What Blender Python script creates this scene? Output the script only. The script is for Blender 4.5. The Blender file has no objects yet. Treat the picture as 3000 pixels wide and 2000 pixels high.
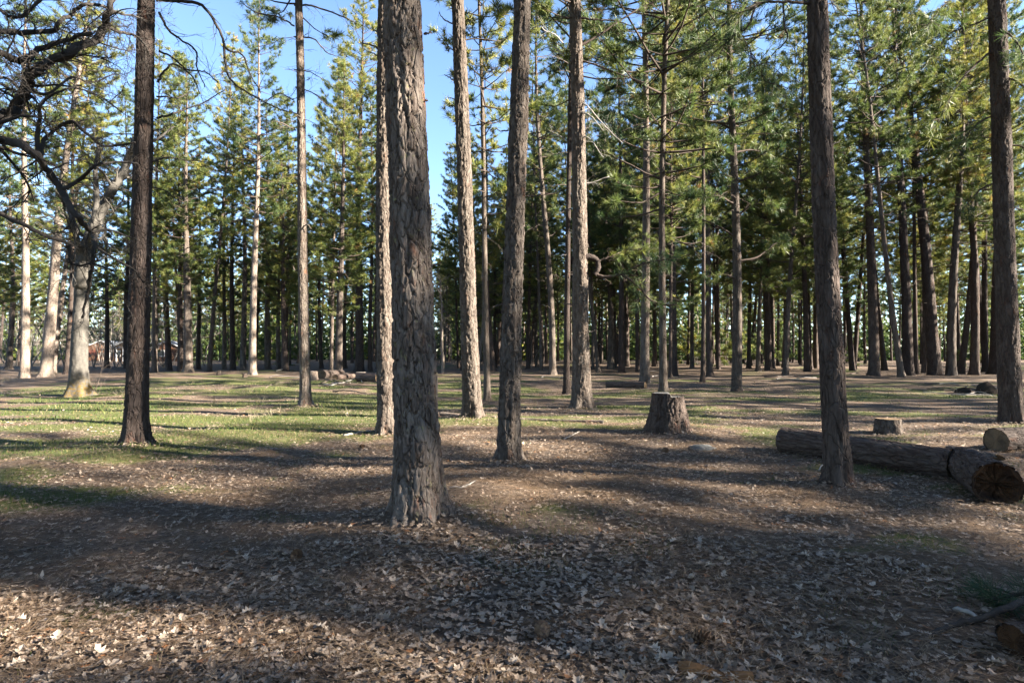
import bpy, math, time
import numpy as np
from mathutils import Vector, Matrix, Quaternion

T0 = time.time()
RNG = np.random.default_rng(7)
sc = bpy.context.scene
COL = sc.collection

# ------------------------------------------------------------------ camera
CAM_H = 1.6
PITCH = math.radians(1.14)
cam_d = bpy.data.cameras.new('camera')
cam_d.lens = 20.0
cam_d.sensor_width = 36.0
cam_d.clip_start = 0.05
cam_d.clip_end = 3000.0
cam = bpy.data.objects.new('camera', cam_d)
COL.objects.link(cam)
cam.location = (0, 0, CAM_H)
cam.rotation_euler = (math.radians(90) + PITCH, 0, 0)
sc.camera = cam

# ------------------------------------------------------------------ world, sun, exposure
SUN_AZ = math.radians(103)      # clockwise from the view direction
SUN_EL = math.radians(24)
w = bpy.data.worlds.new('World')
sc.world = w
w.use_nodes = True
nt = w.node_tree
nt.nodes.clear()
sky = nt.nodes.new('ShaderNodeTexSky')
sky.sky_type = 'NISHITA'
sky.sun_disc = False
sky.sun_elevation = SUN_EL
sky.sun_rotation = SUN_AZ
sky.altitude = 1200
sky.air_density = 0.9
sky.dust_density = 0.0
sky.ozone_density = 2.4
bg = nt.nodes.new('ShaderNodeBackground')
bg.inputs['Strength'].default_value = 0.05
wo = nt.nodes.new('ShaderNodeOutputWorld')
nt.links.new(sky.outputs[0], bg.inputs['Color'])
nt.links.new(bg.outputs[0], wo.inputs['Surface'])

SUN_DIR = Vector((math.sin(SUN_AZ) * math.cos(SUN_EL), math.cos(SUN_AZ) * math.cos(SUN_EL), math.sin(SUN_EL)))
sun_d = bpy.data.lights.new('sun', 'SUN')
sun_d.energy = 5.0
sun_d.angle = math.radians(0.55)
sun_d.color = (1.0, 0.90, 0.76)
sun = bpy.data.objects.new('sun', sun_d)
COL.objects.link(sun)
sun.rotation_euler = (-SUN_DIR).to_track_quat('-Z', 'Y').to_euler()
sun.location = (40, -25, 40)

sc.view_settings.view_transform = 'Standard'
sc.view_settings.look = 'None'
sc.view_settings.gamma = 1.0
sc.view_settings.use_curve_mapping = False
sc.view_settings.exposure = 3.35
sc.render.engine = 'CYCLES'
sc.cycles.max_bounces = 4
sc.cycles.diffuse_bounces = 2
sc.cycles.use_adaptive_sampling = True
sc.cycles.adaptive_threshold = 0.015
sc.cycles.glossy_bounces = 2
sc.cycles.transmission_bounces = 2
sc.cycles.transparent_max_bounces = 4
sc.cycles.use_denoising = True
sc.cycles.sample_clamp_indirect = 6

# ------------------------------------------------------------------ pixel helper (2352 x 1568 frame) -> world points
FPX = 20.0 / 36.0 * 2352
CP, SP = math.cos(PITCH), math.sin(PITCH)

def ray(px, py):
    a = (px - 1176.0) / FPX
    b = (784.0 - py) / FPX
    return np.array([a, CP - b * SP, SP + b * CP])

def at(px, py, Y):
    d = ray(px, py)
    t = Y / d[1]
    return np.array([0, 0, CAM_H]) + d * t

# ------------------------------------------------------------------ noise
def _h(ix, iy, iz, seed):
    n = (ix.astype(np.int64) * 374761393 + iy.astype(np.int64) * 668265263 + iz.astype(np.int64) * 2147483647 + seed * 1274126177) & 0xffffffff
    n = ((n ^ (n >> 13)) * 1274126177) & 0xffffffff
    n = ((n ^ (n >> 15)) * 2246822519) & 0xffffffff
    return ((n ^ (n >> 16)) & 0xffffff) / float(0xffffff)

def vn2(x, y, seed=0):
    x = np.asarray(x, float); y = np.asarray(y, float)
    ix, iy = np.floor(x), np.floor(y)
    fx, fy = x - ix, y - iy
    fx = fx * fx * (3 - 2 * fx); fy = fy * fy * (3 - 2 * fy)
    z = np.zeros_like(ix)
    a = _h(ix, iy, z, seed); b = _h(ix + 1, iy, z, seed); c = _h(ix, iy + 1, z, seed); d = _h(ix + 1, iy + 1, z, seed)
    return ((a * (1 - fx) + b * fx) * (1 - fy) + (c * (1 - fx) + d * fx) * fy) * 2 - 1

def fbm2(x, y, seed=0, o=3):
    s = 0; a = 1.0; t = 0
    for k in range(o):
        s = s + a * vn2(np.asarray(x) * 2 ** k, np.asarray(y) * 2 ** k, seed + k * 17); t += a; a *= .5
    return s / t

def sstep(a, b, x):
    t = np.clip((x - a) / (b - a), 0, 1)
    return t * t * (3 - 2 * t)

# ------------------------------------------------------------------ ground shape and grass cover
MOUNDS = []   # x, y, radius x, radius y, height
def height(x, y):
    x = np.asarray(x, float); y = np.asarray(y, float)
    r = np.hypot(x, y)
    z = 0.05 * vn2(x / 3.3 + 5, y / 3.3, 3) + 0.028 * vn2(x / 1.2, y / 1.2 + 9, 5) + 0.012 * vn2(x / .45, y / .45, 8)
    z = z * np.clip(r / 4, 0.3, 1)
    z = z + 0.17 * vn2(x / 11, y / 11, 11) * sstep(16, 42, r)
    for mx, my, rx, ry, hh in MOUNDS:
        z = z + hh * np.exp(-((x - mx) / rx) ** 2 - ((y - my) / ry) ** 2)
    return z

def ground_at(px, py):
    d = ray(px, py)
    z = 0.0
    for _ in range(4):
        t = (z - CAM_H) / d[2]
        p = np.array([0, 0, CAM_H]) + d * t
        z = float(height(p[0], p[1]))
    return np.array([p[0], p[1], z])

for (mx, my, rx, ry, hh) in [(820, 896, .9, .5, .17), (262, 1056, .45, .28, .12), (610, 1042, .5, .3, .10), (960, 1190, .6, .5, .06),
                             (60, 1085, .6, .4, .12), (520, 880, 2.0, .8, .15), (1900, 862, 4, 2, .15), (620, 893, 1.8, .7, .12),
                             (1480, 1120, .9, .5, .05), (2080, 1300, .5, .4, .05), (180, 1130, .4, .3, .06)]:
    d = 1.6 * FPX / (my - 810.0)
    p = at(mx, my, d)
    MOUNDS.append((p[0], p[1], rx, ry, hh))
FEET = []
for (mx, my, rr_) in [(960, 1205, .42), (1168, 1063, .36), (890, 994, .36), (1086, 964, .42), (1337, 938, .5), (312, 1026, .4), (1926, 1113, .32), (2322, 974, .42), (702, 936, .36), (1534, 1000, .6)]:
    d = 1.6 * FPX / (my - 810.0); p = at(mx, my, d); MOUNDS.append((p[0], p[1], rr_, rr_, .055)); FEET.append((p[0], p[1], rr_))

def grass_cover(x, y):
    x = np.asarray(x, float); y = np.asarray(y, float)
    r = np.hypot(x, y)
    n = fbm2(x / 2.6, y / 1.5, 21, 3)
    n2 = fbm2(x / .9, y / .6, 31, 2)
    base = sstep(5.5, 11, r) * .9 - sstep(26, 48, r) * .9
    left = sstep(2.5, -6, x) * sstep(7, 9.5, r) * .30 * (1 - sstep(30, 50, r))
    m = base * .52 + left + n * 1.3 + n2 * .75 - .55
    # green patch round the tree at the left and the litter at the foot of the big trunks
    for gx, gy, rad, a in GRASS_SPOTS:
        m = m + a * np.exp(-((x - gx) ** 2 + (y - gy) ** 2) / rad ** 2)
    return np.clip(m, 0, 1)

GRASS_SPOTS = []
for (mx, my, rad, a) in [(300, 1035, 1.1, .7), (450, 1010, 1.6, .6), (60, 1120, .7, .7), (120, 1140, .5, .6), (700, 945, 1.8, .5), (800, 960, 1.6, .45),
                         (600, 990, 1.4, .5), (820, 1190, .22, .9), (1130, 1060, .3, .6), (2080, 1250, .35, .5), (2150, 1270, .4, .5),
                         (1960, 1190, .3, .5), (1560, 950, 2.2, .3), (1100, 1000, 1.3, -.8), (980, 1060, 1.5, -.8), (1300, 1010, 1.3, -.5)]:
    d = 1.6 * FPX / (my - 810.0)
    p = at(mx, my, d)
    GRASS_SPOTS.append((p[0], p[1], rad, a))

# ------------------------------------------------------------------ mesh building
def make_mesh(name, V, F3=None, F4=None, mats=(), mi3=None, mi4=None, attrs=None, smooth=True):
    V = np.asarray(V, np.float32).reshape(-1, 3)
    me = bpy.data.meshes.new(name)
    me.vertices.add(len(V)); me.vertices.foreach_set('co', V.ravel())
    F3 = np.zeros((0, 3), np.int32) if F3 is None else np.asarray(F3, np.int32).reshape(-1, 3)
    F4 = np.zeros((0, 4), np.int32) if F4 is None else np.asarray(F4, np.int32).reshape(-1, 4)
    idx = np.concatenate([F3.ravel(), F4.ravel()]).astype(np.int32)
    me.loops.add(len(idx)); me.loops.foreach_set('vertex_index', idx)
    n = len(F3) + len(F4)
    st = np.concatenate([np.arange(len(F3)) * 3, len(F3) * 3 + np.arange(len(F4)) * 4]).astype(np.int32)
    me.polygons.add(n); me.polygons.foreach_set('loop_start', st)
    for m in mats: me.materials.append(m)
    if mi3 is not None or mi4 is not None:
        a = np.zeros(len(F3), np.int32) if mi3 is None else np.broadcast_to(np.asarray(mi3, np.int32), (len(F3),))
        b = np.zeros(len(F4), np.int32) if mi4 is None else np.broadcast_to(np.asarray(mi4, np.int32), (len(F4),))
        me.polygons.foreach_set('material_index', np.concatenate([a, b]).astype(np.int32))
    me.update(calc_edges=True)
    me.polygons.foreach_set('use_smooth', np.full(n, bool(smooth)))
    if attrs:
        for k, v in attrs.items():
            at_ = me.attributes.new(k, 'FLOAT', 'POINT')
            at_.data.foreach_set('value', np.asarray(v, np.float32).ravel())
    return me

class Geo:
    """collects pieces of one mesh"""
    def __init__(s):
        s.V = []; s.F3 = []; s.F4 = []; s.m3 = []; s.m4 = []; s.A = []; s.n = 0
    def add(s, V, F3=None, F4=None, mat=0, tint=None):
        V = np.asarray(V, float).reshape(-1, 3)
        if F3 is not None and len(F3):
            s.F3.append(np.asarray(F3, int) + s.n); s.m3.append(np.full(len(F3), mat))
        if F4 is not None and len(F4):
            s.F4.append(np.asarray(F4, int) + s.n); s.m4.append(np.full(len(F4), mat))
        s.V.append(V)
        s.A.append(np.full(len(V), .5) if tint is None else np.broadcast_to(np.asarray(tint, float), (len(V),)))
        s.n += len(V)
    def tris(s):
        return sum(len(f) for f in s.F3) + 2 * sum(len(f) for f in s.F4)
    def mesh(s, name, mats, smooth=True):
        cat = lambda l, e: np.concatenate(l) if l else e
        return make_mesh(name, np.concatenate(s.V), cat(s.F3, None), cat(s.F4, None), mats, cat(s.m3, None), cat(s.m4, None), {'tint': np.concatenate(s.A)}, smooth)

def tube(g, P, R, sides=6, mat=0, tint=None, cap=True, wob=0.0):
    P = np.asarray(P, float); n = len(P)
    R = np.broadcast_to(np.asarray(R, float), (n,))
    T = np.gradient(P, axis=0); T /= np.linalg.norm(T, axis=1)[:, None] + 1e-9
    ref = np.array([0, 0, 1.0]) if abs(T[0][2]) < .9 else np.array([1.0, 0, 0])
    N = np.cross(T[0], ref); N /= np.linalg.norm(N)
    th = np.arange(sides) / sides * 2 * math.pi
    V = np.empty((n, sides, 3))
    for i in range(n):
        N = N - T[i] * N.dot(T[i]); N /= np.linalg.norm(N) + 1e-9
        B = np.cross(T[i], N)
        rr = R[i] * (1 + wob * RNG.uniform(-1, 1, sides)) if wob else R[i]
        V[i] = P[i] + (np.cos(th)[:, None] * N + np.sin(th)[:, None] * B) * (rr[:, None] if wob else rr)
    i, j = np.meshgrid(np.arange(n - 1), np.arange(sides), indexing='ij')
    j2 = (j + 1) % sides
    F = np.stack([i * sides + j, i * sides + j2, (i + 1) * sides + j2, (i + 1) * sides + j], -1).reshape(-1, 4)
    V = V.reshape(-1, 3); F3 = []
    if cap:
        V = np.concatenate([V, [P[0] , P[-1]]])
        a, b = n * sides, n * sides + 1
        F3 = [[a, (k + 1) % sides, k] for k in range(sides)] + [[b, (n - 1) * sides + k, (n - 1) * sides + (k + 1) % sides] for k in range(sides)]
    g.add(V, F3, F, mat, tint)

def sticks(g, P0, P1, r0, r1, mat=0, tint=None):
    """many straight three-sided twigs at once"""
    P0 = np.asarray(P0, float).reshape(-1, 3); P1 = np.asarray(P1, float).reshape(-1, 3); n = len(P0)
    if n == 0: return
    r0 = np.broadcast_to(np.asarray(r0, float), (n,)); r1 = np.broadcast_to(np.asarray(r1, float), (n,))
    d = P1 - P0; d /= np.linalg.norm(d, axis=1)[:, None] + 1e-9
    ref = np.where(np.abs(d[:, 2:3]) < .9, np.array([[0, 0, 1.0]]), np.array([[1.0, 0, 0]]))
    N = np.cross(d, ref); N /= np.linalg.norm(N, axis=1)[:, None]
    B = np.cross(d, N)
    V = np.empty((n, 6, 3))
    for k in range(3):
        a = k * 2 * math.pi / 3
        o = N * math.cos(a) + B * math.sin(a)
        V[:, k] = P0 + o * r0[:, None]; V[:, 3 + k] = P1 + o * r1[:, None]
    b = (np.arange(n) * 6)[:, None]
    F = np.concatenate([b + np.array([[k, (k + 1) % 3, 3 + (k + 1) % 3, 3 + k]]) for k in range(3)])
    g.add(V.reshape(-1, 3), None, F, mat, tint)

def unit(v):
    return v / (np.linalg.norm(v, axis=-1, keepdims=True) + 1e-9)

def needles(g, P, D, ln, K, width, mat, tint, spread=1.0, quad=False):
    """a tuft of K long needles at each point P, fanned about direction D"""
    P = np.asarray(P, float); D = unit(np.asarray(D, float)); n = len(P)
    if n == 0: return
    ln = np.broadcast_to(np.asarray(ln, float), (n,)); tint = np.broadcast_to(np.asarray(tint, float), (n,))
    q = unit(RNG.normal(size=(n, K, 3)))
    a = RNG.uniform(.15, 1.1, (n, K, 1))
    d = unit(D[:, None] * a + q * .62 * spread)
    L = ln[:, None, None] * RNG.uniform(.7, 1.15, (n, K, 1))
    s = unit(np.cross(d, unit(RNG.normal(size=(n, K, 3))))) * width * .5
    p = P[:, None] + d * L * .06 - D[:, None] * RNG.uniform(0, .35, (n, K, 1)) * ln[:, None, None]
    tip = p + d * L
    tip[..., 2] -= L[..., 0] * .10 * RNG.uniform(0, 1, (n, K))
    if quad:
        mid = p + d * L * .5
        V = np.stack([p, mid + s, tip, mid - s], 2).reshape(-1, 3)
        F = np.arange(n * K * 4).reshape(-1, 4)
        g.add(V, None, F, mat, np.repeat(tint, K * 4))
    else:
        V = np.stack([p - s, p + s, tip], 2).reshape(-1, 3)
        F = np.arange(n * K * 3).reshape(-1, 3)
        g.add(V, F, None, mat, np.repeat(tint, K * 3))

def crv(P, n):
    """Catmull-Rom through P, n points"""
    P = np.asarray(P, float)
    if len(P) < 3: 
        t = np.linspace(0, 1, n)[:, None]; return P[0] * (1 - t) + P[-1] * t
    Q = np.concatenate([[2 * P[0] - P[1]], P, [2 * P[-1] - P[-2]]])
    t = np.linspace(0, len(P) - 1 - 1e-6, n); i = t.astype(int); f = (t - i)[:, None]
    a, b, c, d = Q[i], Q[i + 1], Q[i + 2], Q[i + 3]
    return .5 * (2 * b + (c - a) * f + (2 * a - 5 * b + 4 * c - d) * f ** 2 + (3 * b - a - 3 * c + d) * f ** 3)

# ------------------------------------------------------------------ objects
def link(o, parent=None):
    COL.objects.link(o)
    if parent is not None: o.parent = parent
    return o
def obj(name, me, parent=None):
    return link(bpy.data.objects.new(name, me), parent)
def tag(o, label, cat, group=None, kind=None):
    o['label'] = label
    if cat: o['category'] = cat
    if group: o['group'] = group
    if kind: o['kind'] = kind
    return o
def thing(name, label, cat, loc, group=None):
    o = bpy.data.objects.new(name, None); o.empty_display_size = .2
    link(o); o.location = Vector([float(c) for c in loc])
    return tag(o, label, cat, group)

# ------------------------------------------------------------------ materials
class M:
    def __init__(s, name):
        s.m = bpy.data.materials.new(name); s.m.use_nodes = True
        s.t = s.m.node_tree; s.t.nodes.clear()
        s.out = s.n('ShaderNodeOutputMaterial')
    def n(s, k, **kw):
        x = s.t.nodes.new(k)
        for a, b in kw.items(): setattr(x, a, b)
        return x
    def l(s, a, b): s.t.links.new(a, b)
    def attr(s, name): return s.n('ShaderNodeAttribute', attribute_name=name).outputs['Fac']
    def coord(s, scale=(1, 1, 1), kind='Object'):
        c = s.n('ShaderNodeTexCoord'); m = s.n('ShaderNodeMapping')
        m.inputs['Scale'].default_value = scale
        s.l(c.outputs[kind], m.inputs[0]); return m.outputs[0]
    def noise(s, v, scale, detail=3, rough=.6):
        x = s.n('ShaderNodeTexNoise'); x.inputs['Scale'].default_value = scale
        x.inputs['Detail'].default_value = detail; x.inputs['Roughness'].default_value = rough
        s.l(v, x.inputs['Vector']); return x.outputs['Fac']
    def ramp(s, fac, stops):
        x = s.n('ShaderNodeValToRGB'); e = x.color_ramp.elements
        while len(e) < len(stops): e.new(.5)
        for k, (p, c) in enumerate(stops):
            e[k].position = p; e[k].color = (*c, 1) if len(c) == 3 else c
        s.l(fac, x.inputs[0]); return x.outputs[0]
    def mix(s, f, a, b, mode='MIX'):
        x = s.n('ShaderNodeMix', data_type='RGBA', blend_type=mode)
        for sock, v in ((x.inputs[0], f), (x.inputs[6], a), (x.inputs[7], b)):
            if hasattr(v, 'is_linked'): s.l(v, sock)
            elif isinstance(v, (int, float)): sock.default_value = v
            else: sock.default_value = (*v, 1)
        return x.outputs[2]
    def math(s, op, a, b=0.0, clamp=False):
        x = s.n('ShaderNodeMath', operation=op, use_clamp=clamp)
        for sock, v in ((x.inputs[0], a), (x.inputs[1], b)):
            if hasattr(v, 'is_linked'): s.l(v, sock)
            else: sock.default_value = v
        return x.outputs[0]
    def bump(s, h, strength=.5, dist=.01):
        x = s.n('ShaderNodeBump'); x.inputs['Strength'].default_value = strength; x.inputs['Distance'].default_value = dist
        s.l(h, x.inputs['Height']); return x.outputs[0]
    def bsdf(s, col, rough=.85, normal=None, spec=.25, trans=None):
        b = s.n('ShaderNodeBsdfPrincipled')
        if hasattr(col, 'is_linked'): s.l(col, b.inputs['Base Color'])
        else: b.inputs['Base Color'].default_value = (*col, 1)
        if hasattr(rough, 'is_linked'): s.l(rough, b.inputs['Roughness'])
        else: b.inputs['Roughness'].default_value = rough
        b.inputs['Specular IOR Level'].default_value = spec
        if normal is not None: s.l(normal, b.inputs['Normal'])
        o = b.outputs[0]
        if trans:
            t = s.n('ShaderNodeBsdfTranslucent')
            if hasattr(col, 'is_linked'): s.l(col, t.inputs[0])
            else: t.inputs[0].default_value = (*col, 1)
            mx = s.n('ShaderNodeMixShader'); mx.inputs[0].default_value = trans
            s.l(o, mx.inputs[1]); s.l(t.outputs[0], mx.inputs[2]); o = mx.outputs[0]
        s.l(o, s.out.inputs[0]); return s.m

def bark_material(name, grey, brown, rust, rust_amt, lichen=None, pale=None):
    m = M(name)
    v = m.coord((1, 1, .3)); v1 = m.coord((1, 1, .12))
    n1 = m.noise(v, 9, 5, .7); n2 = m.noise(v1, 55, 4, .7); n3 = m.noise(m.coord(), 2.2, 3)
    t = m.attr('tint')
    c = m.mix(m.ramp(t, [(.25, (0, 0, 0)), (.75, (1, 1, 1))]), grey, brown)
    c = m.mix(m.ramp(n1, [(.35, (0, 0, 0)), (.7, (1, 1, 1))]), c, [k * .62 for k in brown])
    c = m.mix(m.ramp(n2, [(.4, (0, 0, 0)), (.75, (.65,) * 3)]), c, [min(1, k * 1.5) for k in grey])
    rm = m.math('MULTIPLY', m.ramp(n3, [(.5, (0, 0, 0)), (.72, (1, 1, 1))]), m.ramp(m.noise(v, 16, 3), [(.52, (0, 0, 0)), (.66, (rust_amt * .8,) * 3)]))
    c = m.mix(rm, c, rust)
    oi = m.n('ShaderNodeObjectInfo')
    c = m.mix(1.0, c, m.ramp(oi.outputs['Random'], [(0, (.78, .75, .74)), (.5, (1, .97, .93)), (1, (1.22, 1.16, 1.1))]), 'MULTIPLY')
    if lichen is not None:
        nl = m.noise(m.coord(), 14, 3); c = m.mix(m.ramp(nl, [(.62, (0, 0, 0)), (.72, (.7,) * 3)]), c, lichen)
    h = m.math('ADD', m.math('MULTIPLY', n1, .5), m.math('MULTIPLY', n2, .4))
    vo = m.n('ShaderNodeTexVoronoi', feature='DISTANCE_TO_EDGE'); vo.inputs['Scale'].default_value = 13
    wv = m.n('ShaderNodeVectorMath', operation='ADD')
    nz = m.n('ShaderNodeTexNoise'); nz.inputs['Scale'].default_value = 7; m.l(v, nz.inputs['Vector'])
    sc_n = m.n('ShaderNodeVectorMath', operation='SCALE'); sc_n.inputs['Scale'].default_value = .16; m.l(nz.outputs['Color'], sc_n.inputs[0])
    m.l(v, wv.inputs[0]); m.l(sc_n.outputs[0], wv.inputs[1]); m.l(wv.outputs[0], vo.inputs['Vector'])
    crack = m.ramp(vo.outputs['Distance'], [(0, (0, 0, 0)), (.10, (1, 1, 1))])
    h = m.math('ADD', h, m.math('MULTIPLY', crack, .9))
    return m.bsdf(c, .92, m.bump(h, .85, .024), .12)

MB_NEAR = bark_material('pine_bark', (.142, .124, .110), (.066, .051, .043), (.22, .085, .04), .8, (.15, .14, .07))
MB_DARK = bark_material('dark_and_shaded_bark', (.062, .051, .046), (.036, .027, .023), (.10, .042, .024), .9)  # dark copy: shade on trunks, far rows and right log put into colour
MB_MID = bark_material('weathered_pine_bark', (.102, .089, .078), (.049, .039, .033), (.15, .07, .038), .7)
MB_PALE = bark_material('pale_and_sunlit_bark', (.185, .16, .138), (.125, .10, .085), (.19, .12, .08), .4)  # bark of white trees and stumps; sunlight on left pines put into colour
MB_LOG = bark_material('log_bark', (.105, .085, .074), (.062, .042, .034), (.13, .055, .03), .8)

def wood_material(name, a, b, scale=10):
    m = M(name)
    n = m.noise(m.coord((1, 1, 1)), scale, 4, .7); t = m.attr('tint')
    c = m.mix(n, a, b); c = m.mix(m.math('MULTIPLY', t, .5), c, [k * .55 for k in a])
    return m.bsdf(c, .9, m.bump(n, .5, .01), .15)
MW_DEAD = wood_material('dead_twig_wood', (.12, .10, .085), (.07, .056, .05), 6)
MW_BRANCH = wood_material('pine_branch_wood', (.07, .052, .042), (.042, .032, .027), 6)
MW_PALE = wood_material('bleached_wood', (.30, .28, .255), (.21, .19, .17), 12)
MW_STICK = wood_material('fallen_stick_wood', (.115, .093, .075), (.065, .05, .042), 14)
MW_OAKTWIG = wood_material('bare_twig_wood', (.20, .175, .15), (.12, .105, .09), 5)
MW_ORANGE = wood_material('split_wood', (.17, .085, .035), (.11, .06, .028), 14)

def cut_material(name, a, b, dark):
    m = M(name)
    t = m.attr('tint')                              # distance from the pith
    wv = m.math('SINE', m.math('MULTIPLY', m.math('ADD', t, m.math('MULTIPLY', m.noise(m.coord(), 8, 2), .12)), 75))
    c = m.mix(m.math('MULTIPLY_ADD', wv, .5), a, b)
    c = m.mix(m.ramp(m.noise(m.coord(), 5, 4), [(.45, (0, 0, 0)), (.7, (1, 1, 1))]), c, dark)
    return m.bsdf(c, .9, m.bump(wv, .3, .004), .1)
MC_GREY = cut_material('weathered_cut_wood', (.26, .245, .22), (.21, .195, .17), (.15, .13, .115))
MC_TAN = cut_material('tan_cut_wood', (.17, .12, .072), (.12, .08, .048), (.06, .042, .03))
MC_ROT = cut_material('rotten_cut_wood', (.06, .03, .014), (.035, .02, .012), (.016, .011, .009))

# oak bark with moss low down
def oak_material(name, base, dark, moss):
    m = M(name)
    n1 = m.noise(m.coord((1, 1, .5)), 7, 5, .7); n2 = m.noise(m.coord((1, 1, 2.5)), 12, 4)
    c = m.mix(m.ramp(n1, [(.35, (0, 0, 0)), (.68, (1, 1, 1))]), base, dark)
    c = m.mix(m.ramp(n2, [(.5, (0, 0, 0)), (.8, (.6,) * 3)]), c, [k * .6 for k in base])
    if moss:
        s = m.n('ShaderNodeSeparateXYZ'); m.l(m.coord(), s.inputs[0])
        z = m.math('ADD', s.outputs[2], m.math('MULTIPLY', m.noise(m.coord(), 6, 4), -.75))
        f = m.math('MULTIPLY', m.ramp(z, [(-.25 + .25, (1, 1, 1)), (.45, (0, 0, 0))]), m.ramp(m.noise(m.coord(), 11, 4), [(.38, (0, 0, 0)), (.6, (1, 1, 1))]))
        c = m.mix(f, c, m.mix(m.noise(m.coord(), 9, 3), (.055, .05, .012), (.13, .075, .028)))
    return m.bsdf(c, .92, m.bump(m.math('ADD', n1, m.math('MULTIPLY', n2, .5)), .8, .03), .12)
MO_PALE = oak_material('pale_oak_bark', (.088, .082, .072), (.048, .044, .04), True)
MO_DARK = oak_material('dark_oak_bark', (.042, .037, .033), (.025, .022, .02), False)

def needle_material():
    m = M('pine_needles')
    t = m.attr('tint'); oi = m.n('ShaderNodeObjectInfo')
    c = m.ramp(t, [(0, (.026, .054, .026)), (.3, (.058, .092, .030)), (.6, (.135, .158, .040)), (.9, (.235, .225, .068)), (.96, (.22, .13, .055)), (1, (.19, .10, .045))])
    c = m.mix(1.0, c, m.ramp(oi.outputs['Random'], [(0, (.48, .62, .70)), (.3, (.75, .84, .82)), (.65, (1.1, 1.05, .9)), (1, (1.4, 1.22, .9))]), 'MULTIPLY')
    return m.bsdf(c, .5, None, .35, .38)
MN = needle_material()

def leaf_material():
    m = M('dry_oak_leaf')
    t = m.attr('tint')
    c = m.ramp(t, [(0, (.05, .035, .025)), (.2, (.11, .078, .055)), (.45, (.20, .148, .108)), (.75, (.30, .236, .18)), (.93, (.40, .335, .27)), (1, (.22, .10, .042))])
    n = m.noise(m.coord(), 40, 2); c = m.mix(m.math('MULTIPLY', n, .4), c, (.085, .06, .045))
    return m.bsdf(c, .7, None, .3, .12)
ML = leaf_material()

def simple_ramp_mat(name, stops, rough=.8, trans=None, spec=.2):
    m = M(name); return m.bsdf(m.ramp(m.attr('tint'), stops), rough, None, spec, trans)
MFN = simple_ramp_mat('fallen_needle', [(0, (.06, .038, .025)), (.5, (.125, .080, .048)), (1, (.21, .15, .09))], .7)
MG = simple_ramp_mat('grass_blade', [(0, (.024, .048, .013)), (.45, (.052, .084, .018)), (.75, (.098, .115, .028)), (.9, (.18, .15, .065)), (1, (.26, .22, .13))], .6, .35)
MSTRAW = simple_ramp_mat('dry_straw', [(0, (.15, .12, .075)), (1, (.25, .215, .15))], .7, .2)
MCONE = simple_ramp_mat('pine_cone_scale', [(0, (.07, .04, .025)), (1, (.16, .10, .06))], .7)

def ground_material():
    m = M('forest_floor')
    v = m.coord()
    big = m.noise(v, .35, 3); md = m.noise(v, 2.3, 4, .65); fine = m.noise(v, 17, 5, .75); vf = m.noise(v, 60, 3, .8)
    lit = m.ramp(fine, [(.3, (.034, .025, .02)), (.47, (.082, .062, .048)), (.6, (.145, .112, .086)), (.75, (.235, .19, .155))])
    duff = m.ramp(vf, [(.3, (.045, .03, .021)), (.55, (.105, .071, .046)), (.75, (.175, .125, .085))])
    c = m.mix(m.ramp(md, [(.42, (0, 0, 0)), (.62, (1, 1, 1))]), lit, duff)
    soil = m.ramp(m.noise(v, 6, 4, .7), [(.6, (0, 0, 0)), (.74, (.7,) * 3)])
    c = m.mix(soil, c, (.032, .024, .018))
    gr = m.ramp(vf, [(.3, (.032, .05, .014)), (.55, (.075, .09, .025)), (.8, (.15, .14, .055))])
    g = m.math('MULTIPLY_ADD', m.attr('grass'), 1.15); 
    g = m.math('ADD', g, m.math('MULTIPLY_ADD', fine, .9), False)
    gm = m.math('ADD', g, -.62)
    gf = m.math('MULTIPLY', m.ramp(gm, [(.05, (0, 0, 0)), (.55, (.75,) * 3)]), m.ramp(m.attr('grass'), [(0.02, (0, 0, 0)), (.25, (1, 1, 1))]))
    c = m.mix(gf, c, gr)
    h = m.math('ADD', m.math('MULTIPLY', fine, .7), m.math('MULTIPLY', vf, .3))
    return m.bsdf(c, .95, m.bump(h, .9, .035), .1)
MGROUND = ground_material()

def plain(name, col, rough=.8, nscale=8, var=.35, spec=.2, bump=.3):
    m = M(name)
    n = m.noise(m.coord(), nscale, 4, .65)
    c = m.mix(n, col, [k * (1 - var) for k in col])
    return m.bsdf(c, rough, m.bump(n, bump, .02), spec)
MROCK = plain('grey_rock', (.105, .108, .105), .9, 9, .5, .15, .7)
MSOIL = plain('dark_soil', (.035, .026, .02), .95, 12, .5, .1, .9)
MCABIN = plain('brown_cabin_siding', (.12, .06, .035), .85, 5)
MCABIN2 = plain('orange_brown_siding', (.22, .115, .055), .85, 5)
MROOF = plain('blue_grey_roofing', (.11, .125, .15), .8, 4)
MWHITE = plain('white_paint', (.5, .5, .48), .6, 6, .1)
MGLASS = plain('dark_window_glass', (.03, .035, .04), .15, 2, .2, .5, 0)
MREDPANEL = plain('red_panel', (.14, .045, .03), .8, 5)
print('materials', time.time() - T0)

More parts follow.
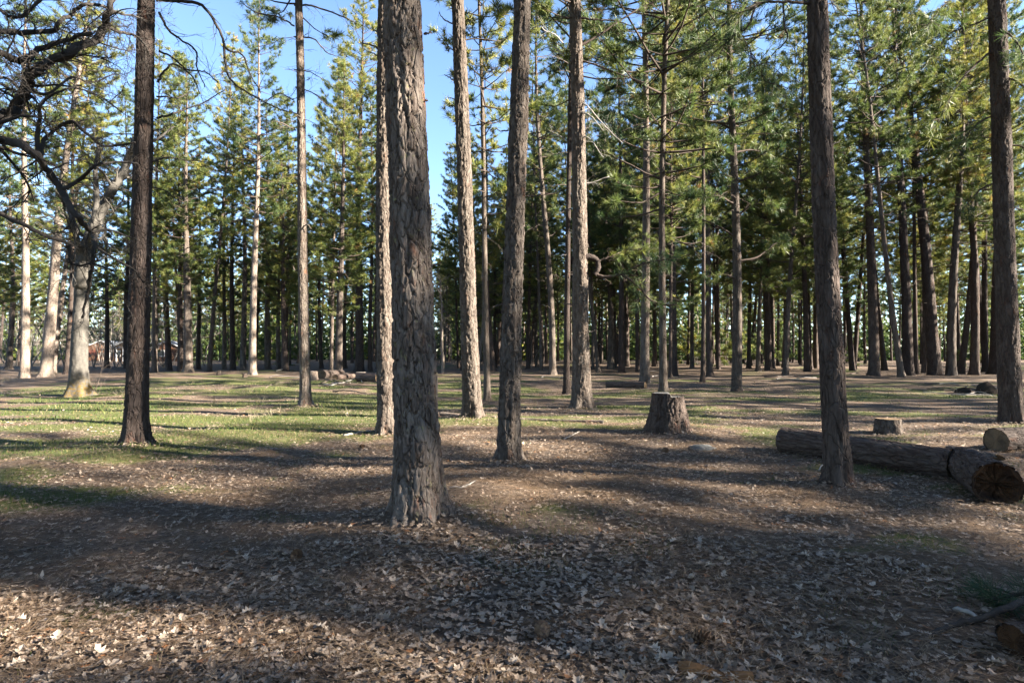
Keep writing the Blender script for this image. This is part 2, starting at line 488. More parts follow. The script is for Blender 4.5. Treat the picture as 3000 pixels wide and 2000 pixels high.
# ------------------------------------------------------------------ ground sheet
def build_ground():
    rr = [0.0, .6]
    while rr[-1] < 46: rr.append(rr[-1] + max(.11, rr[-1] * .021))
    while rr[-1] < 1500: rr.append(rr[-1] * 1.16)
    rr = np.array(rr[1:]); na = 250
    th = np.arange(na) / na * 2 * math.pi
    X = rr[:, None] * np.sin(th); Y = rr[:, None] * np.cos(th)
    Z = height(X, Y) * (rr[:, None] < 300)
    V = np.stack([X, Y, Z], -1).reshape(-1, 3)
    i, j = np.meshgrid(np.arange(len(rr) - 1), np.arange(na), indexing='ij'); j2 = (j + 1) % na
    F = np.stack([i * na + j, (i + 1) * na + j, (i + 1) * na + j2, i * na + j2], -1).reshape(-1, 4)
    V = np.concatenate([V, [[0, 0, 0]]]); c = len(V) - 1
    F3 = [[c, (k), (k + 1) % na] for k in range(na)]
    me = make_mesh('ground', V, np.array(F3)[:, ::-1] if False else F3, F, [MGROUND], attrs={'grass': grass_cover(V[:, 0], V[:, 1])})
    o = obj('ground', me)
    tag(o, 'forest floor of leaf litter, needles and short grass', None, kind='structure')
    return o
GROUND = build_ground()
print('ground', time.time() - T0)

# ------------------------------------------------------------------ pines
class Variant: pass
def axis_fn(amp, ph, H):
    def f(z):
        z = np.asarray(z, float); t = z / H
        return np.stack([amp * np.sin(t * 7 + ph) - amp * math.sin(ph), amp * .7 * np.sin(t * 5.2 + ph * 2) - amp * .7 * math.sin(ph * 2), z], -1)
    return f

def worley(u, v, ncol, seed):
    """cellular pattern, periodic in u: nearest and second distance, cell number"""
    iu, iv = np.floor(u), np.floor(v)
    f1 = np.full(u.shape, 9.0); f2 = f1.copy(); cid = np.zeros(u.shape)
    for a in (-1, 0, 1):
        for b in (-1, 0, 1):
            cu, cv = iu + a, iv + b
            wu = np.mod(cu, ncol)
            z = np.zeros_like(cu)
            pu = cu + .15 + .7 * _h(wu, cv, z, seed); pv = cv + .1 + .8 * _h(wu, cv, z + 1, seed)
            d = np.abs(u - pu) * .85 + np.abs(v - pv) * .35 + .45 * np.hypot(u - pu, v - pv)
            idn = _h(wu, cv, z + 2, seed)
            m = d < f1
            f2 = np.where(m, f1, np.minimum(f2, d)); cid = np.where(m, idn, cid); f1 = np.where(m, d, f1)
    return f1, f2, cid

def trunk_mesh(name, H, r0, axis, nth, zs, mat, seed, relief=.02, cellw=.08, cellh=.22, flare=.5, lobes=5, taper=1.0, rtop=.06, oval=0):
    th = np.arange(nth) / nth * 2 * math.pi
    zs = np.asarray(zs, float)
    Z, TH = np.meshgrid(zs, th, indexing='ij')
    r = r0 * np.maximum(rtop, (1 - np.clip(Z, 0, H) / H) ** taper)
    zc = np.maximum(Z, 0)
    rs = np.random.default_rng(seed); ph = rs.uniform(0, 6.28, 4)
    lob = .55 + .45 * np.sin(TH * lobes + ph[0]) + .3 * np.sin(TH * (lobes - 2) + ph[1])
    r = r * (1 + flare * np.exp(-zc / (.75 * r0 + .04)) * np.maximum(.05, lob) ** 1.2 + flare * .30 * np.exp(-zc / (3.2 * r0 + .1)))
    r = r * (1 + .025 * np.sin(TH * 3 + ph[2] + Z * .8) + oval * np.cos(2 * TH))
    ncol = max(5, int(round(2 * math.pi * r0 / cellw)))
    wu = .45 * vn2(TH * 0 + Z / (cellh * .9), np.sin(TH) * 2 + 3, seed) + .25 * vn2(Z / (cellh * .3), np.cos(TH) * 3 + 7, seed + 3)
    wv = .35 * vn2(np.cos(TH) * 4 + 11, np.sin(TH) * 4 + Z / cellh, seed + 5)
    f1, f2, cid = worley(TH / (2 * math.pi) * ncol + wu, Z / cellh + wv, ncol, seed)
    # long vertical fissures, broken across by shorter cracks
    g1, g2, _ = worley(TH / (2 * math.pi) * ncol * .8 + wu * 1.3, Z / (cellh * 3.2) + wv * .5, max(4, int(round(ncol * .8))), seed + 77) if False else (f1, f2, cid)
    wx = np.sin(TH * 9 + 3 * vn2(Z / (cellh * 1.6), np.cos(TH) * 2, seed + 31)) 
    edge = sstep(0.0, .15, f2 - f1)
    fine = vn2(np.cos(TH) * r0 / .012, np.sin(TH) * r0 / .012 + Z / .045, seed + 9) * .30 + vn2(np.cos(TH) * 5, np.sin(TH) * 5 + Z / .4, seed + 12) * .35 + vn2(np.cos(TH) * r0 / .03, np.sin(TH) * r0 / .03 + Z / .03, seed + 19) * .18
    r = r + relief * (edge - .8) + relief * fine + relief * .45 * (cid - .5) + relief * .22 * wx
    C = axis(np.minimum(zs, H))
    V = np.stack([C[:, None, 0] + r * np.cos(TH), C[:, None, 1] + r * np.sin(TH), Z], -1).reshape(-1, 3)
    n = len(zs)
    i, j = np.meshgrid(np.arange(n - 1), np.arange(nth), indexing='ij'); j2 = (j + 1) % nth
    F = np.stack([i * nth + j, i * nth + j2, (i + 1) * nth + j2, (i + 1) * nth + j], -1).reshape(-1, 4)
    return make_mesh(name, V, None, F, [mat], attrs={'tint': cid})

def crown_geo(v, rs):
    """crown of one pine: whorls of limbs, side twigs and needle tufts; v has H, zb, R, dens"""
    g = Geo()
    TP, TD, TT = [], [], []; S0, S1, SR = [], [], []
    z = v.zb
    while z < v.H - .25:
        t = (z - v.zb) / (v.H - v.zb)
        prof = v.R * ((1 - t) ** .75 * (.55 + .45 * min(1, t / .22))) + .12
        nb = rs.integers(3, 6) if t < .85 else 4
        if t < .12: nb = rs.integers(1, 3)
        a0 = rs.uniform(0, 6.28)
        c = v.axis(z)
        for b in range(nb):
            a = a0 + b * 6.28 / nb + rs.uniform(-.5, .5)
            L = prof * rs.choice([rs.uniform(.3, .7), rs.uniform(.7, 1.05), rs.uniform(.95, 1.35)])
            el = -.22 + .95 * t + rs.normal(0, .2)
            n = 6; s = np.linspace(0, 1, n)
            out = L * s
            zz = z + L * (math.sin(el) * s + .30 * s ** 2.2 * (1 - t * .5)) + rs.normal(0, .03, n) * L * s
            da = a + rs.uniform(-.25, .25) * s ** 1.5
            P = np.stack([c[0] + np.cos(da) * out, c[1] + np.sin(da) * out, zz], -1)
            rb = .012 + .011 * L * (1 - .35 * t)
            tube(g, P, rb * (1 - .8 * s), 4, 0, rs.uniform(), False)
            ns = max(3, int(L * 7.0 * v.dens))
            for q in range(ns):
                f = rs.uniform(.3, 1.0) ** .6
                k = f * (n - 1); i = min(int(k), n - 2); p = P[i] * (1 - (k - i)) + P[i + 1] * (k - i)
                d = unit(P[i + 1] - P[i])
                side = np.array([-d[1], d[0], 0]); side = unit(side)
                sgn = 1 if q % 2 else -1
                dd = unit(d * rs.uniform(.5, 1.1) + side * sgn * rs.uniform(.3, 1.1) + np.array([0, 0, rs.uniform(-.1, .6)]))
                sl = rs.uniform(.2, .62) * min(1, .45 + .3 * L) * (1.2 - .6 * f)
                e = p + dd * sl
                S0.append(p); S1.append(e); SR.append(.007)
                u = rs.uniform()
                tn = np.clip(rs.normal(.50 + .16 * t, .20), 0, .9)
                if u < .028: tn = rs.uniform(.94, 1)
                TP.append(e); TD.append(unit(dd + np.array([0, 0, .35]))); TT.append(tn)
                if rs.uniform() < .75:
                    TP.append(p + dd * sl * rs.uniform(.45, .75) + rs.normal(0, .04, 3)); TD.append(unit(dd + rs.normal(0, .4, 3) + np.array([0, 0, .4]))); TT.append(np.clip(tn - .06, 0, 1))
            TP.append(P[-1]); TD.append(unit(P[-1] - P[-2] + np.array([0, 0, .3]))); TT.append(np.clip(rs.normal(.55, .15), 0, .9))
        z += rs.choice([rs.uniform(.12, .3), rs.uniform(.3, .55), rs.uniform(.5, .8)]) / v.dens ** .5
    top = v.axis(v.H)
    tube(g, v.axis(np.linspace(v.H * .9, v.H, 4)), [.05, .04, .025, .01], 5, 0, .5, False)
    for k in range(8):
        TP.append(top - np.array([0, 0, .12 * k])); TD.append(unit(rs.normal(0, .5, 3) + np.array([0, 0, 1]))); TT.append(.6)
    sticks(g, S0, S1, np.array(SR), np.array(SR) * .5, 0, .5)
    needles(g, TP, TD, rs.uniform(.17, .32, len(TP)), v.K, v.nw, 1, np.array(TT))
    return g

def dead_geo(v, rs, z0, z1, per_m=3.2):
    """bare dead limbs below the crown"""
    g = Geo(); S0, S1, R0, R1 = [], [], [], []
    for k in range(int((z1 - z0) * per_m)):
        z = z0 + (z1 - z0) * rs.uniform() ** .75
        a = rs.uniform(0, 6.28); c = v.axis(z)
        L = rs.uniform(.25, 1.0) * (.5 + 1.3 * (z - z0) / (z1 - z0)); n = 5; s = np.linspace(0, 1, n)
        dz = -.15 * s * L + rs.uniform(-.5, .35) * L * s ** 2 + rs.normal(0, .02, n)
        da = a + np.cumsum(rs.normal(0, .12, n))
        P = np.stack([c[0] + np.cos(da) * L * s, c[1] + np.sin(da) * L * s, z + dz], -1)
        r = .008 + .007 * L
        for i in range(n - 1):
            S0.append(P[i]); S1.append(P[i + 1]); R0.append(r * (1 - .85 * s[i])); R1.append(r * (1 - .85 * s[i + 1]))
        for q in range(int(L * 5)):
            i = rs.integers(1, n - 1); p = P[i]; d = unit(unit(P[i + 1] - P[i]) + rs.normal(0, .55, 3)); l = rs.uniform(.1, .4)
            m = p + d * l * .5; e = p + d * l + rs.normal(0, .05, 3)
            S0 += [p, m]; S1 += [m, e]; R0 += [.005, .004]; R1 += [.004, .002]
    sticks(g, S0, S1, np.array(R0), np.array(R1), 0, .3)
    return g

VARS = []
SPEC = [  # H, crown base, radius, density, dead limbs from, bend
    (25.0, 7.0, 3.2, 1.0, 2.6, .10), (27.5, 9.0, 3.4, .95, 3.0, .07), (23.0, 4.8, 3.1, 1.05, 2.2, .12), (29.0, 11.0, 3.5, .92, 3.2, .08),
    (26.0, 8.2, 2.8, .86, 2.8, .16), (22.0, 4.2, 2.7, 1.1, 2.0, .05), (28.0, 9.5, 3.1, 1.0, 3.5, .10), (24.0, 6.0, 3.4, .95, 2.5, .14),
    (20.0, 5.5, 1.5, .80, 2.4, .10)]
for k, (H, zb, R, dens, dz, bend) in enumerate(SPEC):
    v = Variant(); v.H, v.zb, v.R, v.dens = H, zb, R, dens; v.K, v.nw = 23, .019
    v.axis = axis_fn(bend, k * 1.7, H)
    rs = np.random.default_rng(100 + k)
    g = crown_geo(v, rs)
    v.crown = g.mesh('crown', [MW_BRANCH, MN])
    v.dead = dead_geo(v, rs, dz, zb + 3).mesh('dead_branches', [MW_DEAD])
    zs = np.concatenate([[-.4, 0, .06, .14, .25, .4, .6], np.arange(.85, 12, .22), np.arange(12, H + .1, .8)])
    v.r0 = .2
    v.trunk = {}
    for nm, mt in (('mid', MB_MID), ('dark', MB_DARK), ('pale', MB_PALE)):  # pale and dark copies carry sunlight and shade in their colour
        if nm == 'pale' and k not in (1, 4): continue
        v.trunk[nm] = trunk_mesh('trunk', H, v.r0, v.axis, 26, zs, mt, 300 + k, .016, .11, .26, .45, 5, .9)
    VARS.append(v)
    print('variant', k, g.tris(), round(time.time() - T0, 1))

def pine(base, lean, diam, k, label, group=None, bark='mid', scale=1.0, spin=None, dead=True, crown=True, name='pine_tree'):
    """one pine: an Empty at its foot with trunk, crown and dead branches"""
    v = VARS[k]
    t = thing(name, label, 'tree', base, group)
    q = Vector((0, 0, 1)).rotation_difference(Vector([float(c) for c in lean]))
    t.rotation_mode = 'QUATERNION'
    t.rotation_quaternion = q @ Quaternion((0, 0, 1), RNG.uniform(0, 6.28) if spin is None else spin)
    t.scale = (scale,) * 3
    tr = obj('trunk', v.trunk[bark], t); s = diam / (2 * v.r0 * scale); 
    tr.scale = (s, s, 1)
    if abs(s - 1) > 1e-3 and False: pass
    if crown: obj('crown', v.crown, t)['kind'] = 'stuff'
    if dead: obj('dead_branches', v.dead, t)['kind'] = 'stuff'
    return t

def near_pine(base, lean, diam, k, label, mat, seed, zvis, step, scale=1.0, relief=.02, cellw=.08, cellh=.2, flare=.5, lobes=5, spin=0.0, group=None, dead=None, crown=True, bend=.05):
    """a pine close by, its trunk with modelled bark plates"""
    v = VARS[k]
    t = thing('pine_tree', label, 'tree', base, group)
    q = Vector((0, 0, 1)).rotation_difference(Vector([float(c) for c in lean]))
    t.rotation_mode = 'QUATERNION'; t.rotation_quaternion = q @ Quaternion((0, 0, 1), spin)
    H = v.H * scale
    nth = int(min(180, max(48, math.pi * diam / step)))
    zs = np.concatenate([[-.4, -.2, -.08], np.arange(0, zvis, step * 1.25), np.arange(zvis, H + .1, .5)])
    a0 = v.axis
    ax = lambda z: np.stack([a0(np.asarray(z) / scale)[..., 0] * scale, a0(np.asarray(z) / scale)[..., 1] * scale, np.asarray(z, float)], -1)
    obj('trunk', trunk_mesh('trunk', H, diam / 2, ax, nth, zs, mat, seed, relief, cellw, cellh, flare, lobes, .85), t)
    if crown:
        c = obj('crown', v.crown, t); c['kind'] = 'stuff'; c.scale = (scale,) * 3
    if dead:
        rs = np.random.default_rng(seed + 50)
        vv = Variant(); vv.axis = ax
        obj('dead_branches', dead_geo(vv, rs, dead[0], dead[1], dead[2]).mesh('dead_branches', [MW_DEAD]), t)['kind'] = 'stuff'
    t['axis_scale'] = scale
    return t

def foot(px, py):
    d = 1.6 * FPX / (py - 810.0)
    p = at(px, py, d); p[2] = float(height(p[0], p[1])) - .02
    return p, d
def lean_to(p, px, py):
    q = at(px, py, p[1]); return unit(q - p)

def dist_label(*a): return a
# near trees: foot px, py, upper px, py, trunk width px, variant, material, label, step, scale, cell w, cell h, relief, flare, dead
NEAR = [
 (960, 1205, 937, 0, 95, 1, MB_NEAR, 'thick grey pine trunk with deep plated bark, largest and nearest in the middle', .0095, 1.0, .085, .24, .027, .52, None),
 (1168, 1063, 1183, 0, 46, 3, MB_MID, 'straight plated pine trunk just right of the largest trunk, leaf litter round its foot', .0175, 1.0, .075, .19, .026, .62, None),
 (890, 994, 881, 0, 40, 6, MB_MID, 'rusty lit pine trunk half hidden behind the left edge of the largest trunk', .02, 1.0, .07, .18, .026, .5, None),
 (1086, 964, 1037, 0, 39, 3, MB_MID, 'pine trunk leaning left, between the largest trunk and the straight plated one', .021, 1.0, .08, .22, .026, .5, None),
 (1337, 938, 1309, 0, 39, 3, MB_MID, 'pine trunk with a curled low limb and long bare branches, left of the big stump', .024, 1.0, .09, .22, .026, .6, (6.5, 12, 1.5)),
 (312, 1026, 353, 0, 45, 1, MB_DARK, 'dark shaded pine trunk standing alone in green grass at the left', .021, 1.0, .06, .2, .014, .62, None),  # shade on this lone trunk is put into its bark colour
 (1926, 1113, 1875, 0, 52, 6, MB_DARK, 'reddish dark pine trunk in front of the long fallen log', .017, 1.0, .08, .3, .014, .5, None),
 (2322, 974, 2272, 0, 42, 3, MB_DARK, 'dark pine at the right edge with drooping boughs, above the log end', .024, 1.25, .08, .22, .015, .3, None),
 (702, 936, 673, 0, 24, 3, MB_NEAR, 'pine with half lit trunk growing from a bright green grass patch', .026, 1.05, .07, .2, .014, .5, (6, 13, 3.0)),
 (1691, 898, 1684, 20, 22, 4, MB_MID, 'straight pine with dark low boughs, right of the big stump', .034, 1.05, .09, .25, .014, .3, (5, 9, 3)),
]
FEATURE = {}
for i, (bx, by, ux, uy, wpx, k, mt, lab, step, s, cw, ch, rel, fl, dead) in enumerate(NEAR):
    p, d = foot(bx, by)
    diam = wpx / FPX * d
    zv = min(14, 1.6 + .66 * d + .4)
    FEATURE[i] = (near_pine(p, lean_to(p, ux, uy), diam, k, lab, mt, 900 + i, zv, step, s, rel, cw, ch, fl, 5 + i % 3, 0, None, dead), p, d, diam)
print('near pines', time.time() - T0)

# middle distance trees: foot px,py, upper px,py, width px, variant, bark, label, group
MIDT = [
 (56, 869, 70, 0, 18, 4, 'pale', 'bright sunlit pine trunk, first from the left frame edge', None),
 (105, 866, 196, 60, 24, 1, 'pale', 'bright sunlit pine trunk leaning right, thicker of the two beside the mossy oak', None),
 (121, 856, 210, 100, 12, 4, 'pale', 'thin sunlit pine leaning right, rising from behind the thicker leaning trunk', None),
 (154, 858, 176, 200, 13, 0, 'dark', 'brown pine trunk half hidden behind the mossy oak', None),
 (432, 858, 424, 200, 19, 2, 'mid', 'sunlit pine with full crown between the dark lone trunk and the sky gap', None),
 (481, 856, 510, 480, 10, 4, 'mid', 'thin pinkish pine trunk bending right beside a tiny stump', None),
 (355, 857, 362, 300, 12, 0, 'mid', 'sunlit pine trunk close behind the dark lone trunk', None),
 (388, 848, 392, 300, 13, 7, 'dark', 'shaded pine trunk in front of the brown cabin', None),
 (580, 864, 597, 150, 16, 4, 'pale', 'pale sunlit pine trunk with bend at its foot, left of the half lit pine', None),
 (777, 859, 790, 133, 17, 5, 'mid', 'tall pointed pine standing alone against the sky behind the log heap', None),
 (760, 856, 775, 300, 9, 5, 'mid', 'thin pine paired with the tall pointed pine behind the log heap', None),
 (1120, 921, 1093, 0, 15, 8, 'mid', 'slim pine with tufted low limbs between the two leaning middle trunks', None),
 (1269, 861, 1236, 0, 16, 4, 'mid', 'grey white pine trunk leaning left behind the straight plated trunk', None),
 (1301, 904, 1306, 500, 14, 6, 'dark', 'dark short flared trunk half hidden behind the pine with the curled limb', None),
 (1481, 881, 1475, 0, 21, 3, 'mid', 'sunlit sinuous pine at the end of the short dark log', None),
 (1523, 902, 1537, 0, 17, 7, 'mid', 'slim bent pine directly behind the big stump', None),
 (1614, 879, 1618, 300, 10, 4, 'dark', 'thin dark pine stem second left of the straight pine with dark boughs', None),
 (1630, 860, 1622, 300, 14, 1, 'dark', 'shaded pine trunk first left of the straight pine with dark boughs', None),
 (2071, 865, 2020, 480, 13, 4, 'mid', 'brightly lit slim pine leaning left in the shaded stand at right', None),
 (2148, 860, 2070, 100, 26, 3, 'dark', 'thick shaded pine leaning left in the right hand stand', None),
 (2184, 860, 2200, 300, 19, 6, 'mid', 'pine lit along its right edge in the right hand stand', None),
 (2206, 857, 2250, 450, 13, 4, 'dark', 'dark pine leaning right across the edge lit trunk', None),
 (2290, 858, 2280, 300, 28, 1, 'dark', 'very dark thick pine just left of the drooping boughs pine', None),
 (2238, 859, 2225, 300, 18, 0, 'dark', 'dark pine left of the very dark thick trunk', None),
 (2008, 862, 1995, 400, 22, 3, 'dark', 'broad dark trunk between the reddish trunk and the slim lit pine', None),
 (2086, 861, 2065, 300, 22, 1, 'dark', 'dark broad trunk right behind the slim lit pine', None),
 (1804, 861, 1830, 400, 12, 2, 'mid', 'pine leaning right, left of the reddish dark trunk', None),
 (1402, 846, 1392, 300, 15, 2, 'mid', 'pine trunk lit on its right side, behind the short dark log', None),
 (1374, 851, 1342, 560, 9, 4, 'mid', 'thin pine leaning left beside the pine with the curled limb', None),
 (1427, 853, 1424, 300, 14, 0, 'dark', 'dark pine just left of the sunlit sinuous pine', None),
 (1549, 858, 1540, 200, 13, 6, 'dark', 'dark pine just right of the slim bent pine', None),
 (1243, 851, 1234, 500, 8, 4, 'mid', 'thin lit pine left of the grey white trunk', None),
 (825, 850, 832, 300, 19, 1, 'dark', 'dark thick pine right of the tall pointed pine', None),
]
BACK = [  # small trunks of the back rows that the photograph shows one by one
 (1741, 852, 1755, 400, 10, 2), (1772, 846, 1766, 400, 12, 0), (1854, 852, 1838, 400, 13, 1), (1874, 844, 1872, 400, 12, 6), (1958, 848, 1930, 560, 12, 3),
 (2032, 848, 2005, 400, 12, 7), (2104, 857, 2100, 400, 10, 4), (2124, 854, 2116, 400, 13, 2), (2264, 854, 2255, 400, 13, 6),
 (1362, 847, 1352, 400, 7, 0), (1414, 844, 1412, 400, 7, 7), (1439, 842, 1437, 400, 10, 1), (1504, 842, 1500, 400, 10, 3), (1539, 868, 1540, 500, 8, 5),
 (1234, 842, 1230, 400, 8, 2), (416, 855, 414, 400, 10, 6), (514, 846, 516, 400, 10, 2), (535, 848, 536, 300, 12, 1), (558, 849, 556, 300, 13, 3), (615, 847, 614, 300, 13, 0),
 (657, 849, 658, 400, 10, 7), (850, 850, 852, 300, 10, 6), (640, 846, 642, 400, 10, 2), (870, 846, 868, 400, 12, 1), (738, 846, 740, 400, 9, 7), (1062, 849, 1066, 500, 9, 5),
 (1160, 845, 1162, 400, 9, 2), (1650, 848, 1652, 400, 9, 7), (1720, 846, 1722, 400, 9, 1), (1590, 845, 1588, 400, 9, 6), (2330, 850, 2325, 400, 14, 0), (1905, 850, 1900, 400, 12, 2),
 (20, 850, 26, 400, 12, 7), (245, 846, 244, 400, 10, 2), (290, 846, 288, 300, 11, 6), (455, 846, 460, 400, 10, 0)]
ZONES = [(312, 'left of the dark lone trunk'), (690, 'between the dark lone trunk and the half lit pine'), (960, 'between the half lit pine and the largest trunk'),
         (1330, 'between the largest trunk and the curled limb pine'), (1690, 'above the big stump'), (1915, 'above the long fallen log'), (3000, 'right of the reddish dark trunk')]
PLACED = [(f[1][0], f[1][1]) for f in FEATURE.values()]
for (bx, by, ux, uy, wpx, k, bk, lab, grp) in MIDT:
    p, d = foot(bx, by)
    H = VARS[k].H
    sc_ = 1.22 if bx > 1250 else 1.05
    if 'pointed' in lab: sc_ = (at(790, 133, d)[2]) / VARS[5].H
    pine(p, lean_to(p, ux, uy), wpx / FPX * d, k, lab, grp, bk, sc_)
    PLACED.append((p[0], p[1]))
for (bx, by, ux, uy, wpx, k) in BACK:
    p, d = foot(bx, by)
    zone = next(z for x, z in ZONES if bx < x)
    pine(p, lean_to(p, ux, uy), wpx / FPX * d, k, 'slender back row pine ' + zone, 'back row pines ' + zone, 'dark' if (bx + k) % 3 else 'mid', float(RNG.uniform(.9, 1.08)) * (1.22 if bx > 1250 else 1.0))  # dark choice puts the back row shade into the bark
    PLACED.append((p[0], p[1]))

# far rows
def far_rows():
    rs = np.random.default_rng(5); n = 0; tries = 0
    while n < 165 and tries < 9000:
        tries += 1
        az = rs.uniform(-.80, .80); d = rs.uniform(46, 116) 
        x, y = d * math.tan(az) * .92, d
        px = 1176 + x / y * FPX
        if -60 < px < 330 and rs.uniform() < .5: continue            # thin wood round the cabins
        if 880 < px < 1045 and d < 84: continue                       # the gap of sky
        if 620 < px < 870 and d < 80 and rs.uniform() < .75: continue
        if 190 < px < 300 and d < 112 or 360 < px < 410 or 440 < px < 475: continue
        if min(math.hypot(x - a, y - b) for a, b in PLACED) < 2.4: continue
        z = float(height(x, y)) - .05
        k = int(rs.integers(0, 8))
        ln = unit(np.array([rs.normal(0, .03), rs.normal(0, .03), 1]))
        pine((x, y, z), ln, rs.uniform(.26, .55), k, 'distant far row pine ' + next(zz for q, zz in ZONES if px < q), 'far pines ' + next(zz for q, zz in ZONES if px < q), 'dark' if rs.uniform() < .85 else 'mid', float(rs.uniform(.82, 1.02)) * (1.25 if px > 1200 else 1.0))  # most trunks darkened by bark colour, standing in for forest shade
        PLACED.append((x, y)); n += 1
    print('far rows', n)
far_rows()

# pines beside and behind the photographer that shade the clearing
def shade_trees():
    rs = np.random.default_rng(12); n = 0
    s = np.array([math.sin(SUN_AZ), math.cos(SUN_AZ)]); nn = np.array([-s[1], s[0]])
    spots = []
    tries = 0
    def add(x, y, k=None):
        spots.append((x, y)); k = int(rs.integers(0, 8)) if k is None else k
        pine((x, y, float(height(x, y)) - .05), unit(np.array([rs.normal(0, .025), rs.normal(0, .025), 1])), rs.uniform(.3, .5), k,
             'pine of the stand beside the clearing, outside the picture', 'pines outside the picture', 'mid', float(rs.uniform(.9, 1.1)))
    for u in (7.8, 10.9, 14.6, 18.0):                  # a row of tall pines that shades the right of the clearing
        v = 38 + 4 * rs.uniform(); p = s * v + nn * (u + rs.uniform(-.4, .4)); add(p[0], p[1], 5)
    for u, v in ((8.3, 28), (-1.8, 16), (0.2, 32), (3.2, 44), (-2.6, 44), (1.2, 57), (-4.2, 28), (-6, 42), (3.0, 33), (5.0, 39), (2.0, 24), (18.9, 24)):
        p = s * v + nn * u; add(p[0], p[1])
    while n < 82 and tries < 9000:                     # towards the sun
        tries += 1
        v = rs.uniform(14, 115); u = rs.uniform(19, 110)
        p = s * v + nn * u
        if p[1] > 0 and p[0] / p[1] < 1.12: continue
        if min([math.hypot(p[0] - a, p[1] - b) for a, b in PLACED + spots]) < 3.2: continue
        add(p[0], p[1]); n += 1
    n = 0
    while n < 30:                                      # behind and to the left of the camera
        a = rs.uniform(math.radians(140), math.radians(305)); r = rs.uniform(6, 36)
        x, y = r * math.sin(a), r * math.cos(a)
        if min([math.hypot(x - q[0], y - q[1]) for q in spots]) < 3.4: continue
        if y > 0 and abs(x / y) < 1.15: continue
        add(x, y); n += 1
shade_trees()
print('pines', time.time() - T0)

# ------------------------------------------------------------------ the wood beyond, one mass
def distant_forest():
    rs = np.random.default_rng(44); g = Geo()
    S0, S1, R = [], [], []; TP, TD, TT, TL = [], [], [], []
    for k in range(560):
        az = rs.uniform(-.84, .84) if k < 430 else rs.uniform(.84, 1.2); d = rs.uniform(118, 190)
        x, y = d * math.tan(az) * .9, d
        H = rs.uniform(17, 27); lean = rs.normal(0, .02, 2)
        S0.append((x, y, -.3)); S1.append((x + lean[0] * H, y + lean[1] * H, H)); R.append(rs.uniform(.14, .26))
        zb = .3; n = 145
        z = zb + (H - zb) * rs.uniform(0, 1, n) ** 1.35
        t = (z - zb) / (H - zb); rr = (3.6 * (1 - t) ** .8 + .2) * rs.uniform(.15, 1, n); a = rs.uniform(0, 6.28, n)
        TP.append(np.stack([x + lean[0] * z + rr * np.cos(a), y + lean[1] * z + rr * np.sin(a), z], -1))
        TD.append(np.stack([np.cos(a), np.sin(a), rs.uniform(0, 1, n)], -1)); TT.append(np.clip(rs.normal(.30, .15, n), 0, .9))  # lowered needle tint puts the shade of the far wood into colour
    n = 20000; az = rs.uniform(-.86, 1.1, n); d = rs.uniform(120, 165, n); a = rs.uniform(0, 6.28, n)      # undergrowth
    TP.append(np.stack([d * np.tan(az) * .9, d, 7.5 * rs.uniform(0, 1, n) ** 1.3], -1)); TD.append(np.stack([np.cos(a), np.sin(a), rs.uniform(0, 1, n)], -1)); TT.append(np.clip(rs.normal(.15, .10, n), 0, .5))
    sticks(g, S0, S1, np.array(R), np.array(R) * .2, 0, .5)
    P = np.concatenate(TP); needles(g, P, np.concatenate(TD), .9, 3, .55, 1, np.concatenate(TT), 1.2)
    o = obj('distant_forest', g.mesh('distant_forest', [MB_MID, MN]))
    tag(o, 'dim far-off pine wood closing the view behind all the rows', None, kind='stuff')
distant_forest()

# ------------------------------------------------------------------ bare oaks and brush
def grow(g, p, d, L, r, rs, depth, droop=0.0, wig=.28, S=None):
    """a crooked bare branch with side twigs"""
    n = 6 if depth > 0 else 4; P = [np.array(p, float)]; d = unit(np.array(d, float))
    for i in range(n):
        d = unit(d + rs.normal(0, wig, 3) * .6 + np.array([0, 0, -droop]))
        P.append(P[-1] + d * L / n)
    P = np.array(P); s = np.linspace(0, 1, n + 1)
    if r > .02: tube(g, P, r * (1 - .65 * s), 5, 0, rs.uniform(), False)
    else: sticks(g, P[:-1], P[1:], r * (1 - .65 * s[:-1]), r * (1 - .65 * s[1:]), 0, .4)
    if depth > 0:
        for q in range(int(rs.integers(3, 6))):
            i = int(rs.integers(1, n + 1)); dd = unit(unit(P[i] - P[i - 1]) + rs.normal(0, .75, 3))
            grow(g, P[i], dd, L * rs.uniform(.35, .65), max(.0025, r * .45), rs, depth - 1, droop, wig)

def twigs_along(g, P, R, rs, count, L, depth, droop=.03):
    for q in range(count):
        f = rs.uniform(.08, 1) * (len(P) - 1); i = min(int(f), len(P) - 2)
        p = P[i] + (P[i + 1] - P[i]) * (f - i); d = unit(P[i + 1] - P[i])
        grow(g, p, unit(d + rs.normal(0, .9, 3)), L * rs.uniform(.4, 1.2), max(.004, R[i] * .32), rs, depth, droop)

def px_path(pts, d0, d1, wob, rs):
    n = len(pts); d = np.linspace(d0, d1, n) + rs.normal(0, wob, n); d[0] = d0
    return np.array([at(x, y, dd) for (x, y), dd in zip(pts, d)])

def limb(parent, base, pts, d0, d1, w0, w1, rs, mat, twigs=8, TL=.6, depth=1, droop=.03, wob=.15, sides=8, name='branch'):
    P = crv(px_path(pts, d0, d1, wob, rs), max(10, len(pts) * 5)) - base
    n = len(P)
    P[1:] += rs.normal(0, .005, (n - 1, 3)) * (w0 / 12)
    R = (w0 + (w1 - w0) * np.linspace(0, 1, n) ** .8) * 1.25 * np.linspace(d0, d1, n) / FPX / 2 * (1 + rs.normal(0, .06, n))
    g = Geo(); tube(g, P, R, sides, 0, rs.uniform(), True, .08)
    twigs_along(g, P, R, rs, twigs, TL, depth, droop)
    return obj(name, g.mesh(name, [mat]), parent)

